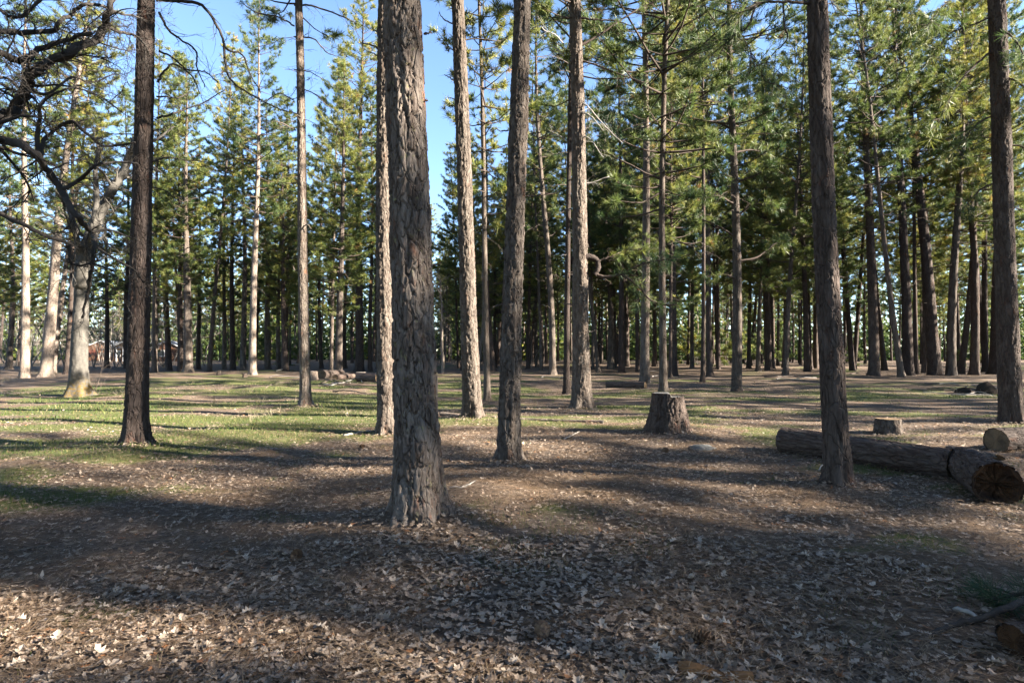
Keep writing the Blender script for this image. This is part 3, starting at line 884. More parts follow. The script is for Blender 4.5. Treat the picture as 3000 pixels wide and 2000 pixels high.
def near_oak():
    rs = np.random.default_rng(61)
    base, d = foot(-76, 1198)
    t = thing('oak_tree', 'dark crooked leafless oak whose limbs fill the upper left corner', 'tree', base)
    g = Geo()
    P = crv([base + [0, 0, -.3], base, at(-60, 800, d), at(-110, 500, d + .2), at(-125, 330, d + .4), at(-95, 150, d + .5), at(-60, 0, d + .6), at(-30, -160, d + .8), at(60, -320, d + 1)], 60) - base
    R = np.interp(np.arange(60), [0, 8, 14, 30, 45, 59], [.27, .21, .17, .15, .11, .03])
    tube(g, P, R, 14, 0, .5, True, .06)
    obj('trunk', g.mesh('trunk', [MO_DARK]), t)
    D = d + .3
    L = [
     ([(-118, 300), (-60, 305), (0, 322), (35, 329), (80, 353), (108, 392), (140, 436), (164, 480), (189, 511), (212, 536), (219, 561), (210, 620), (200, 673), (189, 729)], D, D + .9, 20, 4, 16, .5),
     ([(-120, 340), (-50, 310), (0, 273), (35, 252), (56, 210), (77, 164), (115, 140), (171, 115), (224, 87), (241, 45), (259, 0), (275, -60)], D, D + 1.2, 26, 9, 22, .7),
     ([(-100, 170), (-40, 120), (0, 119), (42, 140), (66, 136), (87, 115), (157, 91), (210, 77)], D, D + .7, 18, 6, 16, .6),
     ([(-95, 120), (-40, 80), (0, 73), (63, 75), (129, 68), (133, 56), (164, 31), (196, 10), (245, 16), (266, 28), (325, 42)], D, D + 1.4, 13, 3, 18, .6),
     ([(-105, 450), (-50, 470), (0, 491), (52, 515), (101, 540), (154, 561), (161, 600), (182, 610), (215, 606), (260, 622)], D, D + .6, 11, 3, 14, .45),
     ([(88, 358), (87, 315), (91, 273), (94, 241), (115, 220), (150, 206), (185, 196)], D + .4, D + .2, 9, 3, 10, .4),
     ([(92, 362), (100, 325), (122, 301), (164, 280), (196, 304), (231, 332), (252, 336), (311, 327)], D + .4, D + 1.1, 9, 3, 12, .4),
     ([(140, 436), (182, 413), (220, 381), (262, 372), (315, 376)], D + .5, D + 1.0, 8, 3, 9, .4),
     ([(210, 534), (250, 528), (285, 540), (318, 552)], D + .75, D + 1.2, 6, 2, 7, .35),
     ([(222, 568), (266, 596), (308, 620), (330, 650)], D + .8, D + 1.2, 6, 2, 7, .35),
     ([(226, 84), (241, 60), (269, 73), (304, 80), (329, 98), (345, 130)], D + .9, D + 1.5, 9, 3, 9, .45),
     ([(-110, 220), (-40, 200), (0, 178), (30, 190), (60, 230), (70, 262)], D, D + .6, 8, 3, 10, .5),
     ([(60, 205), (110, 215), (165, 178), (210, 190), (260, 170)], D + .4, D + 1.2, 6, 2, 10, .45),
     ([(-90, 60), (-20, 20), (40, 40), (95, 0), (140, -40)], D, D + .8, 9, 4, 14, .6),
    ]
    for pts, a, b, w0, w1, tw, tl in L:
        limb(t, base, pts, a, b, w0, w1, rs, MO_DARK, int(tw * 1.5), tl * .95, 2)
near_oak()

def mossy_oak():
    rs = np.random.default_rng(62)
    base, d = foot(180, 908)
    t = thing('oak_tree', 'pale forked oak with a mossy flared foot in the sunny grass', 'tree', base)
    zs = np.concatenate([[-.3, -.1], np.arange(0, 5.2, .06)])
    wid = 17 / FPX * d
    axp = np.array([at(180, 908, d), at(182, 800, d), at(186, 700, d), at(190, 610, d), at(192, 585, d + .05)]) - base
    ax = lambda z: np.stack([np.interp(z, axp[:, 2], axp[:, 0]), np.interp(z, axp[:, 2], axp[:, 1]), np.asarray(z, float)], -1)
    Hh = axp[-1, 2]
    zs = zs[zs < Hh]
    me = trunk_mesh('trunk', Hh * 4.2, wid, ax, 44, zs, MO_PALE, 5, .02, .2, .5, .95, 5, 1.0)
    obj('trunk', me, t)
    for pts, a, b, w0, w1, tw in [
        ([(188, 660), (192, 600), (210, 535), (231, 490), (259, 434), (280, 402), (297, 357), (311, 329), (330, 270)], d, d + 1, 27, 8, 22),
        ([(188, 640), (196, 580), (214, 525), (222, 450), (219, 395), (226, 330)], d, d - .6, 18, 5, 20),
        ([(188, 640), (178, 560), (168, 510), (150, 470), (128, 440)], d, d - 1, 13, 4, 18),
        ([(297, 357), (330, 330), (360, 320), (400, 290)], d + .9, d + 1.4, 8, 3, 8)]:
        limb(t, base, pts, a, b, w0, w1, rs, MO_PALE, tw, 1.5, 2, .0, .2)
mossy_oak()

# leafless drooping limbs in front of the sky, right of the dark lone trunk
def pine_limb(ti, pts, d0, d1, w0, w1, twigs, TL, rs, mat, depth=1, droop=.05, name='branch', tuft=0, K=26, ln=.2, nwid=.006, tmin=.25):
    t, base, d, diam = FEATURE[ti]
    q = t.rotation_quaternion.inverted()
    P = crv(px_path(pts, d0, d1, .06, rs), max(12, len(pts) * 5)) - base
    n = len(P); R = np.linspace(w0, w1, n) * np.linspace(d0, d1, n) / FPX / 2
    mt = np.array(q.to_matrix())
    P = P @ mt.T
    P[1:] += rs.normal(0, .006, (n - 1, 3))
    g = Geo(); tube(g, P, R, 7, 0, .4, True, .06)
    twigs_along(g, P, R, rs, twigs, TL, depth, droop)
    o = obj(name, g.mesh(name, [mat]), t)
    if tuft:
        h = Geo(); TP, TD = [], []
        S0, S1 = [], []
        for k in range(tuft):
            f = (tmin + (1 - tmin) * rs.uniform() ** .7) * (n - 1); i = min(int(f), n - 2)
            p = P[i] + (P[i + 1] - P[i]) * (f - i); dd = unit(P[i + 1] - P[i] + rs.normal(0, .9, 3) * np.linalg.norm(P[i + 1] - P[i])); l = rs.uniform(.08, .45)
            S0.append(p); S1.append(p + dd * l); TP.append(p + dd * l); TD.append(dd)
        TP.append(P[-1]); TD.append(P[-1] - P[-2])
        sticks(h, S0, S1, .006, .004, 0, .4)
        needles(h, TP, TD, rs.uniform(ln * .8, ln * 1.15, len(TP)), K, nwid, 1, np.clip(rs.normal(.35, .16, len(TP)), 0, .92), 1.0, True)
        nm = obj('needle_tufts', h.mesh('needle_tufts', [MW_BRANCH, MN]), o); nm['kind'] = 'stuff'
    return o

rs = np.random.default_rng(70)
d5 = FEATURE[5][2]
for pts, w0, w1, tw in [
    ([(358, 0), (402, 2), (465, 14), (504, 70), (521, 112), (556, 126), (574, 168), (600, 215)], 9, 2, 14),
    ([(515, 100), (518, 147), (532, 185), (588, 224), (640, 250), (690, 262)], 6, 2, 10),
    ([(366, 30), (392, 74), (448, 115), (452, 154), (470, 200)], 6, 2, 10),
    ([(366, 118), (400, 135), (430, 160), (470, 165), (500, 190)], 5, 2, 10),
    ([(362, 190), (380, 160), (402, 148), (440, 175), (458, 215)], 5, 2, 9),
    ([(360, 272), (400, 260), (430, 250), (470, 235), (520, 205)], 5, 2, 9),
    ([(360, 222), (410, 224), (440, 210)], 4, 2, 6),
    ([(350, 372), (385, 362), (430, 368), (480, 372)], 4, 2, 6),
    ([(352, 430), (385, 440), (410, 470)], 3, 1.5, 5)]:
    pine_limb(5, pts, d5, d5 + rs.uniform(-.5, .8), w0, w1, tw, .55, rs, MO_DARK)
# dead limbs of the half lit pine
d8 = FEATURE[8][2]
for pts, w0, w1, tw, tf in [
    ([(676, 12), (720, 15), (790, 40), (820, 55)], 5, 2, 9, 5), ([(676, 85), (720, 90), (750, 120), (775, 130)], 4, 1.5, 8, 2), ([(676, 160), (710, 165), (740, 182)], 3, 1.5, 6, 1),
    ([(676, 60), (640, 40), (590, 30), (560, 10)], 4, 2, 8, 4), ([(674, 230), (640, 215), (610, 235)], 3, 1.5, 6, 0), ([(680, 300), (640, 280), (600, 278)], 3, 1.5, 6, 0),
    ([(678, 200), (720, 215), (760, 250)], 3, 1, 6, 0)]:
    pine_limb(8, pts, d8, d8 + rs.uniform(-.8, .8), w0, w1, tw, .6, rs, MW_DEAD, 1, .03, 'branch', tf, 20, .2, .012, .6)
# stubs of the rusty trunk and of the largest trunk
for ti, pts, w0 in [(2, [(870, 113), (850, 103), (821, 98)], 5), (2, [(870, 130), (855, 122), (840, 116)], 3.5), (2, [(870, 78), (862, 70), (846, 66)], 4), (2, [(872, 192), (862, 193)], 3),
                    (0, [(974, 78), (985, 76), (991, 73)], 5), (0, [(974, 230), (982, 231)], 5)]:
    d = FEATURE[ti][2]; pine_limb(ti, pts, d, d - .05, w0, w0 * .4, 1, .08, rs, MW_DEAD, 0, 0, 'dead_stub')
d3 = FEATURE[3][2]
for pts in [[(1050, 60), (1020, 45), (1008, 28)], [(1052, 195), (1035, 180), (1020, 172)], [(1058, 230), (1030, 225)], [(1050, 95), (1090, 90), (1150, 95)], [(1070, 330), (1080, 325)]]:
    pine_limb(3, pts, d3, d3 + .2, 4, 1.5, 3, .2, rs, MW_DEAD, 0, 0, 'dead_stub')
for ti, ys in ((0, (330, 610)), (1, (60, 300, 520, 700)), (4, (480, 560, 700, 760)), (6, (110, 330, 520, 640)), (5, (300, 520, 650)), (7, (480, 600, 700)), (8, (420, 520, 620, 700)), (2, (330, 480, 640)), (9, (700, 760))):
    bx, by, ux, uy, wpx = NEAR[ti][:5]; d = FEATURE[ti][2]
    for q, y in enumerate(ys):
        sg = 1 if (q + ti) % 2 else -1; xc = bx + (ux - bx) * (by - y) / (by - uy); w_ = wpx * .42; l = rs.uniform(8, 26)
        pine_limb(ti, [(xc + sg * w_ * .6, y), (xc + sg * (w_ + l * .5), y - rs.uniform(-3, 5)), (xc + sg * (w_ + l), y - rs.uniform(-8, 10))], d, d + rs.uniform(-.15, .1), 3.6, 1.4, 2, .12, rs, MW_DEAD, 0, 0, 'dead_stub')
# limbs of the pine with the curled branch
d4 = FEATURE[4][2]
for pts, w0, w1, tw, tf, mt in [
    ([(1314, 596), (1335, 592), (1358, 590), (1372, 600), (1374, 616), (1364, 632)], 16, 11, 0, 0, MB_DARK),
    ([(1366, 628), (1385, 636), (1410, 634), (1430, 632), (1470, 662), (1500, 692), (1560, 703)], 9, 3, 10, 30, MW_BRANCH),
    ([(1430, 632), (1460, 612), (1500, 600), (1540, 596)], 5, 2, 8, 34, MW_BRANCH),
    ([(1372, 600), (1400, 590), (1440, 575), (1490, 570)], 4, 2, 6, 34, MW_BRANCH),
    ([(1322, 110), (1370, 85), (1420, 50), (1480, 15), (1520, 0)], 6, 2, 8, 3, MW_BRANCH),
    ([(1322, 138), (1370, 150), (1420, 170), (1480, 190)], 5, 2, 10, 3, MW_BRANCH),
    ([(1322, 40), (1360, 45), (1410, 48), (1450, 60)], 5, 2, 8, 4, MW_BRANCH),
    ([(1322, 228), (1350, 245), (1390, 290), (1430, 330)], 4, 1.5, 10, 0, MW_PALE),
    ([(1322, 258), (1355, 265), (1385, 300)], 4, 1.5, 8, 0, MW_PALE),
    ([(1325, 310), (1355, 320), (1386, 362)], 3.5, 1.5, 8, 0, MW_PALE),
    ([(1300, 325), (1290, 315), (1265, 308)], 3, 1.5, 3, 0, MW_PALE),
    ([(1295, 130), (1270, 108), (1235, 118)], 3.5, 1.5, 3, 0, MW_PALE),
    ([(1295, 102), (1275, 80), (1250, 70), (1240, 55)], 3.5, 1.5, 3, 0, MW_PALE),
    ([(1325, 420), (1355, 420), (1400, 405)], 3, 1.5, 4, 0, MW_PALE)]:
    pine_limb(4, pts, d4, d4 + (-.1 if mt is MB_DARK else rs.uniform(-1.2, .4)), w0, w1, tw, .5, rs, mt, 1, .0, 'branch', tf, 26, .22, .011)
# low boughs of the straight pine right of the stump
d9 = FEATURE[9][2]
for pts, tf in [([(1690, 545), (1650, 520), (1610, 505), (1590, 520)], 26), ([(1690, 600), (1740, 590), (1780, 560), (1800, 555)], 26), ([(1690, 640), (1660, 630), (1620, 640)], 20),
            ([(1690, 500), (1730, 470), (1780, 470)], 22), ([(1690, 420), (1740, 400), (1770, 380)], 24), ([(1688, 470), (1650, 450), (1620, 455)], 22), ([(1688, 350), (1730, 345), (1765, 355)], 20),
            ([(1686, 300), (1640, 280), (1600, 290)], 22), ([(1686, 180), (1740, 150), (1790, 140)], 24), ([(1686, 120), (1630, 100), (1590, 110)], 22)]:
    pine_limb(9, pts, d9, d9 + rs.uniform(-1.5, 1.0), 5, 2, 6, .5, rs, MW_BRANCH, 1, .02, 'branch', tf, 30, .26, .016)
# boughs of the reddish trunk, across the top
d6 = FEATURE[6][2]
for pts, w0, w1, tw, tf in [
    ([(1872, 8), (1830, 6), (1780, 4), (1740, 8), (1700, 30)], 8, 3, 6, 12),
    ([(1800, 4), (1800, 60), (1808, 90), (1770, 130), (1748, 165), (1770, 192), (1800, 170)], 4, 2, 3, 10),
    ([(1735, 10), (1720, 60), (1690, 80), (1660, 110)], 5, 2, 5, 12),
    ([(1700, 75), (1720, 110), (1735, 140), (1720, 170)], 3, 1.5, 4, 10),
    ([(1885, 12), (1905, 8), (1920, 4)], 3, 2, 2, 5)]:
    pine_limb(6, pts, d6, d6 + rs.uniform(-.5, .3), w0, w1, tw, .3, rs, MW_BRANCH, 1, .0, 'branch', tf, 34, .19, .0055)
# drooping boughs of the pine at the right edge
d7 = FEATURE[7][2]
for pts, tf in [([(2275, 120), (2220, 170), (2180, 230), (2150, 290)], 26), ([(2275, 40), (2230, 60), (2180, 80), (2140, 130)], 30), ([(2290, 260), (2240, 290), (2190, 350)], 20),
            ([(2290, 60), (2330, 90), (2360, 140)], 22), ([(2290, 170), (2340, 190), (2380, 230)], 22), ([(2300, 330), (2350, 340), (2400, 380)], 18), ([(2280, 0), (2220, -20), (2160, 20), (2130, 60)], 30),
            ([(2300, 420), (2260, 430), (2220, 470)], 14)]:
    pine_limb(7, pts, d7, d7 + rs.uniform(-1.6, .8), 5, 2, 5, .4, rs, MW_BRANCH, 1, .03, 'branch', tf, 30, .22, .010)
# a few tufted low limbs on the half lit pine's neighbour and others come with their crowns

def bare_tree_variant(seed, H):
    rs = np.random.default_rng(seed); g = Geo()
    for k in range(3):
        d = unit(np.array([rs.normal(0, .25), rs.normal(0, .25), 1]))
        grow(g, (0, 0, -.1), d, H * rs.uniform(.7, 1), .05, rs, 3, -.02, .22)
    return g.mesh('stems', [MW_OAKTWIG])
BARE = [bare_tree_variant(80 + k, 6.5) for k in range(3)]
rs = np.random.default_rng(81)
spots = [(20, 846), (70, 841), (130, 838), (215, 842), (250, 838), (285, 843), (330, 838), (12, 836), (165, 834), (300, 834), (375, 841), (410, 838), (350, 834), (90, 833), (1010, 842), (990, 836), (1040, 838), (1220, 843), (1075, 838), (1130, 838),
         (110, 845), (180, 838), (265, 844), (310, 846), (335, 844), (40, 840), (150, 842), (240, 835), (395, 836), (360, 838), (425, 843), (70, 836), (470, 838), (1600, 838), (1350, 838), (1940, 838), (230, 833), (50, 834)]
for i, (px, py) in enumerate(spots):
    p, d = foot(px, py)
    left = px < 480
    t = thing('bare_shrub', 'leafless grey brush in the sunny wood at the left' if left else 'leafless grey brush among the shaded middle rows', 'shrub', p, 'sunny brush at the left' if left else 'brush in the shaded rows')
    t.rotation_euler = (0, 0, rs.uniform(0, 6.28)); s = rs.uniform(1.1, 1.9) if left else rs.uniform(.7, 1.1); t.scale = (s, s, s)
    obj('stems', BARE[i % 3], t)['kind'] = 'stuff'
# white barked pair in the middle rows
for (bx, by, ux, uy, wpx, lab) in [(1017, 856, 1012, 600, 8, 'white barked slim bare tree just right of the largest trunk'), (1100, 850, 1120, 600, 8, 'white barked slim bare tree leaning behind the leaning middle trunk')]:
    p, d = foot(bx, by); l = lean_to(p, ux, uy); r = wpx / FPX * d / 2
    t = thing('bare_tree', lab, 'tree', p)
    g = Geo(); n = 16; z = np.linspace(-.2, 7.5, n); rs = np.random.default_rng(bx)
    P = np.array([l * q for q in z]); P[2:] += rs.normal(0, .03, (n - 2, 3))
    tube(g, P, r * (1 - .75 * np.linspace(0, 1, n)), 8, 0, .3, False)
    obj('trunk', g.mesh('trunk', [MB_PALE]), t)
    g = Geo(); twigs_along(g, P[5:], np.full(n, r * .5), rs, 26, 1.4, 2, -.02)
    obj('twigs', g.mesh('twigs', [MW_OAKTWIG]), t)['kind'] = 'stuff'
# thin stems beside the mossy oak
p, d = foot(216, 906)
t = thing('shrub', 'small cluster of dark bare stems beside the mossy oak foot', 'shrub', p)
g = Geo(); rs = np.random.default_rng(90)
for k in range(9):
    grow(g, (rs.normal(0, .1), rs.normal(0, .1), 0), unit(np.array([rs.normal(.1, .25), rs.normal(0, .2), 1])), rs.uniform(.6, 1.2), .010, rs, 1, 0)
obj('stems', g.mesh('stems', [MW_STICK]), t)
print('oaks', time.time() - T0)

# ------------------------------------------------------------------ logs, stumps, rock
def disc(r_fn, z_fn, nth=40, nr=6):
    V = [[0, 0, z_fn(0, 0)]]; T = [0.0]
    for k in range(1, nr + 1):
        for j in range(nth):
            a = j / nth * 2 * math.pi; r = r_fn(a) * k / nr
            x, y = r * math.cos(a), r * math.sin(a); V.append([x, y, z_fn(x, y)]); T.append(k / nr)
    F3 = [[0, 1 + j, 1 + (j + 1) % nth] for j in range(nth)]
    F4 = [[1 + (k - 1) * nth + j, 1 + k * nth + j, 1 + k * nth + (j + 1) % nth, 1 + (k - 1) * nth + (j + 1) % nth] for k in range(1, nr) for j in range(nth)]
    return np.array(V), F3, F4, np.array(T)

def log(name, label, A, B, ra, rb, mat, cut, seed, relief=.014, step=.02, cellw=.08, cellh=.2, hollow=False, group=None, bend=.0):
    """a felled trunk from A to B (axis points in world), bark with modelled plates and a cut face at each end"""
    A = np.array(A, float); B = np.array(B, float); L = np.linalg.norm(B - A)
    t = thing(name, label, 'log', A, group)
    t.rotation_mode = 'QUATERNION'; t.rotation_quaternion = Vector((0, 0, 1)).rotation_difference(Vector([float(c) for c in (B - A) / L]))
    zs = np.linspace(0, L, max(8, int(L / step / 1.4)))
    nth = int(min(110, max(28, 2 * math.pi * ra / step)))
    ax = lambda z: np.stack([bend * np.sin(np.asarray(z) / L * 3.1), 0 * np.asarray(z), np.asarray(z, float)], -1)
    H = L / max(1e-3, (1 - rb / ra)) if rb < ra else 1e6
    me = trunk_mesh('bark', H, ra, ax, nth, zs, mat, seed, relief, cellw, cellh, 0, 5, 1.0)
    obj('bark', me, t)
    rs = np.random.default_rng(seed)
    for e, (z, r, sg) in enumerate(((0.012, ra, -1), (L - .012, rb, 1))):
        if hollow:
            # ring of wood with a burnt-out core
            nth2 = 48; V = []; T = []
            ph = rs.uniform(0, 6.28, 3)
            prof = [(1.0, 0), (.93, .0), (.86, .03), (.74, .07), (.55, .085), (.3, .07), (0.02, .06)]
            for k, (f, dz) in enumerate(prof):
                for j in range(nth2):
                    a = j / nth2 * 6.2832; w_ = f * (1 + (.08 * math.sin(3 * a + ph[0]) + .05 * math.sin(7 * a + ph[1])) * (1 if 0 < k < 6 else 0)) * r * .985
                    V.append([w_ * math.cos(a), w_ * math.sin(a), z - sg * (dz + (rs.uniform(-.03, .03) if k > 1 else 0))]); T.append(f)
            F4 = [[k * nth2 + j, (k + 1) * nth2 + j, (k + 1) * nth2 + (j + 1) % nth2, k * nth2 + (j + 1) % nth2] for k in range(len(prof) - 1) for j in range(nth2)]
            obj('cut_face', make_mesh('cut_face', V, None, F4, [cut], attrs={'tint': T}, smooth=False), t)
        else:
            V, F3, F4, T = disc(lambda a: r * (.985 + .02 * math.sin(3 * a + seed)), lambda x, y: z + sg * .006 * math.sin(x * 40 / max(r, .1) + y * 25), 36, 6)
            obj('cut_face', make_mesh('cut_face', V, F3, F4, [cut], attrs={'tint': T}, smooth=False), t)
    return t

def on_ground(px, py, r, sink=.02):
    p, d = foot(px, py); p[2] = float(height(p[0], p[1])) + r - sink; return p

A = on_ground(1797, 1040, .20); B = on_ground(2172, 1093, .195)
B = A + (B - A) * 1.03
log('fallen_log', 'long dark fallen log lying behind the foot of the reddish trunk', A, B, .205, .195, MB_LOG, MC_TAN, 11, .014, .014, .07, .22)
A2 = on_ground(2292, 1154, .225); B2 = on_ground(2212, 1092, .20)
log('fallen_log', 'short hollow log with a rotten dark end facing the viewer at right', A2, B2, .225, .20, MB_LOG, MC_ROT, 12, .016, .012, .07, .2, True)
A3 = on_ground(2287, 1034, .195); B3 = A3 + np.array([2.6, .75, .0]); B3[2] = float(height(B3[0], B3[1])) + .18
log('fallen_log', 'cut log with tan end face reaching in from the right edge', A3, B3, .2, .19, MB_DARK, MC_TAN, 13, .014, .016, .07, .2)  # bark darkened in place of the shade lying on this log
A4 = on_ground(1394, 888, .15); B4 = on_ground(1483, 892, .16)
log('fallen_log', 'short dark log lying at the foot of the sunlit sinuous pine', A4, B4, .145, .15, MB_LOG, MC_TAN, 14, .014, .03)
A5 = on_ground(1013, 957, .055); B5 = on_ground(1386, 974, .05)
log('fallen_pole', 'long thin fallen pole on the litter behind the middle trunks', A5, B5, .06, .045, MB_NEAR, MC_GREY, 15, .006, .02, .04, .15, False, None, .05)

# bark slab catching the sun behind the hollow log
p, d = foot(2236, 1056)
g = Geo(); n = 10; V = []
for i in range(n):
    for j in range(9):
        a = -.2 + j / 8 * 2.4; r = .17 + .012 * math.sin(i * 1.7 + j)
        V.append([r * math.cos(a), i / (n - 1) * .62 - .3 + .03 * math.sin(j * 2.1), r * math.sin(a) - .02])
for s_ in (0, 1):
    W = np.array(V) * (1 if s_ == 0 else .9); W[:, 1] = np.array(V)[:, 1]
    F = [[i * 9 + j, i * 9 + j + 1, (i + 1) * 9 + j + 1, (i + 1) * 9 + j] for i in range(n - 1) for j in range(8)]
    g.add(W, None, F if s_ == 0 else [f[::-1] for f in F], s_)
o = obj('bark_piece', g.mesh('bark_piece', [MB_MID, MC_TAN])); o.location = (p[0], p[1], p[2] + .05); o.rotation_euler = (.06, -.1, .5)
tag(o, 'curved sunlit bark slab behind the hollow log', 'bark')

def stump(label, px, py, wtop, wbase, hpx, mat, cut, seed, step=.02, notch=False, relief=.02, group=None, slope=.0):
    p, d = foot(px, py); k = d / FPX
    h = hpx * k; r0 = wtop * k / 2; fl = max(.05, (wbase / wtop - 1) / 1.0)
    t = thing('tree_stump', label, 'stump', p, group)
    rs = np.random.default_rng(seed)
    zt = lambda x, y: h + slope * x * .25 + (-.085 * h * sstep(.12 * r0, .2 * r0, x - .25 * y) if notch else 0) + .012 * h * vn2(x / (r0 * .4), y / (r0 * .4), seed)
    n = max(10, int(h / step)); nth = int(min(130, max(40, 2 * math.pi * r0 / step)))
    zs = np.concatenate([[-.15, -.05], np.linspace(0, h, n)])
    me = trunk_mesh('bark', h * 4, r0 * 1.1, axis_fn(0, 0, h), nth, zs, mat, seed, relief, .11, .35, fl, 6, .5)
    co = np.empty(len(me.vertices) * 3, np.float32); me.vertices.foreach_get('co', co); co = co.reshape(-1, 3)
    f = np.clip(co[:, 2] / h, 0, 1); co[:, 2] = np.where(co[:, 2] > 0, f * zt(co[:, 0], co[:, 1]), co[:, 2])
    me.vertices.foreach_set('co', co.ravel()); me.update()
    obj('bark', me, t)
    ring = co[-nth:]
    rad = np.hypot(ring[:, 0], ring[:, 1]); an = np.mod(np.arctan2(ring[:, 1], ring[:, 0]), 2 * math.pi); oo = np.argsort(an)
    rf = lambda a: float(np.interp(a, an[oo], rad[oo], period=2 * math.pi)) * .99
    V, F3, F4, T = disc(rf, lambda x, y: float(zt(x, y)) - .004, nth, 8)
    obj('cut_face', make_mesh('cut_face', V, F3, F4, [cut], attrs={'tint': T}, smooth=False), t)
    return t
stump('big dark stump with a stepped cut top and flared roots', 1534, 1000, 66, 92, 88, MB_DARK, MC_GREY, 21, .014, True, .035)
stump('low pale stump on the grass beyond the long log', 2040, 990, 50, 58, 36, MB_MID, MC_TAN, 22, .018, False, .02)
stump('pale sunlit stump beside the foot of the half lit pine', 718, 875, 21, 23, 21, MB_PALE, MC_GREY, 23, .03)
stump('pale sunlit stump at the back of the log heap', 829, 866, 23, 24, 13, MB_PALE, MC_GREY, 24, .03)
stump('sunlit stump peeking between the rusty trunk and the largest trunk', 906, 880, 13, 14, 17, MB_PALE, MC_TAN, 25, .03)
stump('tiny grey stump in the sunny left middle ground', 502, 866, 8, 9, 12, MB_MID, MC_GREY, 26, .03)
stump('tiny dark stump left of the bent pale pine trunk', 562, 868, 9, 10, 10, MB_DARK, MC_GREY, 27, .03)

# log heap at the left
rs = np.random.default_rng(33)
HEAP = [
 ((738, 872), (785, 862), .26, .22, MB_DARK, 'dark log at the near left of the log heap'),
 ((770, 876), (812, 870), .17, .14, MB_LOG, 'dark log in the middle of the log heap'),
 ((822, 879), (868, 880), .24, .24, MB_LOG, 'dark log at the right end of the log heap'),
 ((752, 866), (808, 861), .15, .12, MB_MID, 'sunlit log along the back of the log heap'),
 ((850, 872), (884, 870), .16, .16, MB_MID, 'stubby sunlit log behind the right end of the log heap')]
for i, (a, b, ra, rb, mt, lab) in enumerate(HEAP):
    log('heaped_log', lab, on_ground(*a, ra), on_ground(*b, rb), ra, rb, mt, MC_TAN, 40 + i, .014, .04, .09, .25, False, 'log heap')

def stick_thing(name, label, pts, r0, r1, mat, seed, lift=.0, twigs=0, group=None, cat='stick'):
    rs = np.random.default_rng(seed)
    Q = []
    for q in pts:
        p = ground_at(q[0], q[1]); p[2] += r0 + lift + (q[2] if len(q) > 2 else 0); Q.append(p)
    base = Q[0].copy(); P = crv(np.array(Q) - base, max(6, len(Q) * 5)); n = len(P)
    P += rs.normal(0, r0 * .25, P.shape)
    g = Geo(); R = np.linspace(r0, r1, n) * (1 + rs.normal(0, .08, n)); tube(g, P, R, 7, 0, rs.uniform(), True, .1)
    if twigs: twigs_along(g, P, R, rs, twigs, .25, 0, 0)
    o = obj(name, g.mesh(name, [mat])); o.location = Vector([float(c) for c in base])
    return tag(o, label, cat, group)
# slash of thin sticks over the heap
for i in range(12):
    x = rs.uniform(735, 870); y = rs.uniform(868, 884)
    stick_thing('heap_stick', 'thin stick lying on the ground round the log heap', [(x, y), (x + rs.uniform(12, 30), y + rs.uniform(-4, 3), rs.uniform(0, .1)), (x + rs.uniform(32, 50), y + rs.uniform(-4, 4))], .03, .015, MW_STICK if i % 3 else MW_PALE, 500 + i, .02, 2, 'sticks of the log heap')
# brush pile at the right
for i in range(16):
    x = rs.uniform(2095, 2250); y = rs.uniform(884, 910)
    stick_thing('brush_stick', 'thin bleached stick in the brush pile at right', [(x, y), (x + rs.uniform(20, 45), y + rs.uniform(-2, 5), rs.uniform(0, .12)), (x + rs.uniform(50, 85), y + rs.uniform(0, 8))], .022, .01, MW_PALE if i % 2 else MW_STICK, 530 + i, .01, 3, 'sticks of the right brush pile')
def clod(label, px, py, wpx, hpx, mat, seed, cat='soil', name='soil_clod', nu=26, nv=13, flat=1.0):
    p, d = foot(px, py); k = d / FPX
    th = np.arange(nu) / nu * 2 * math.pi; ph = np.linspace(-.5, math.pi / 2, nv)
    PH, TH = np.meshgrid(ph, th, indexing='ij')
    n = 1 + .22 * vn2(np.cos(TH) * 2.2 + 4, np.sin(TH) * 2.2 + PH * 1.6, seed) + .14 * vn2(np.cos(TH) * 6, np.sin(TH) * 6 + PH * 5, seed + 2)
    V = np.stack([np.cos(TH) * np.cos(PH) * wpx * k / 2 * n, np.sin(TH) * np.cos(PH) * wpx * k / 2 * .75 * n, np.sin(PH) * hpx * k * n], -1).reshape(-1, 3)
    i, j = np.meshgrid(np.arange(nv - 1), np.arange(nu), indexing='ij'); j2 = (j + 1) % nu
    F = np.stack([i * nu + j, i * nu + j2, (i + 1) * nu + j2, (i + 1) * nu + j], -1).reshape(-1, 4)
    o = obj(name, make_mesh(name, V, None, F, [mat], smooth=True)); o.location = Vector([float(c) for c in p])
    return tag(o, label, cat)
clod('low dark soil clod left in the brush pile at right', 2213, 897, 34, 12, MSOIL, 3)
clod('taller dark root clod in the brush pile beside the right edge trunk', 2268, 899, 44, 24, MSOIL, 4)
clod('flat grey rock bedded in the litter right of the big stump', 1612, 1036, 58, 10, MROCK, 5, 'rock', 'rock', 40, 18)
clod('small dark clod of earth near the hollow log', 2150, 1160, 22, 11, MSOIL, 6)

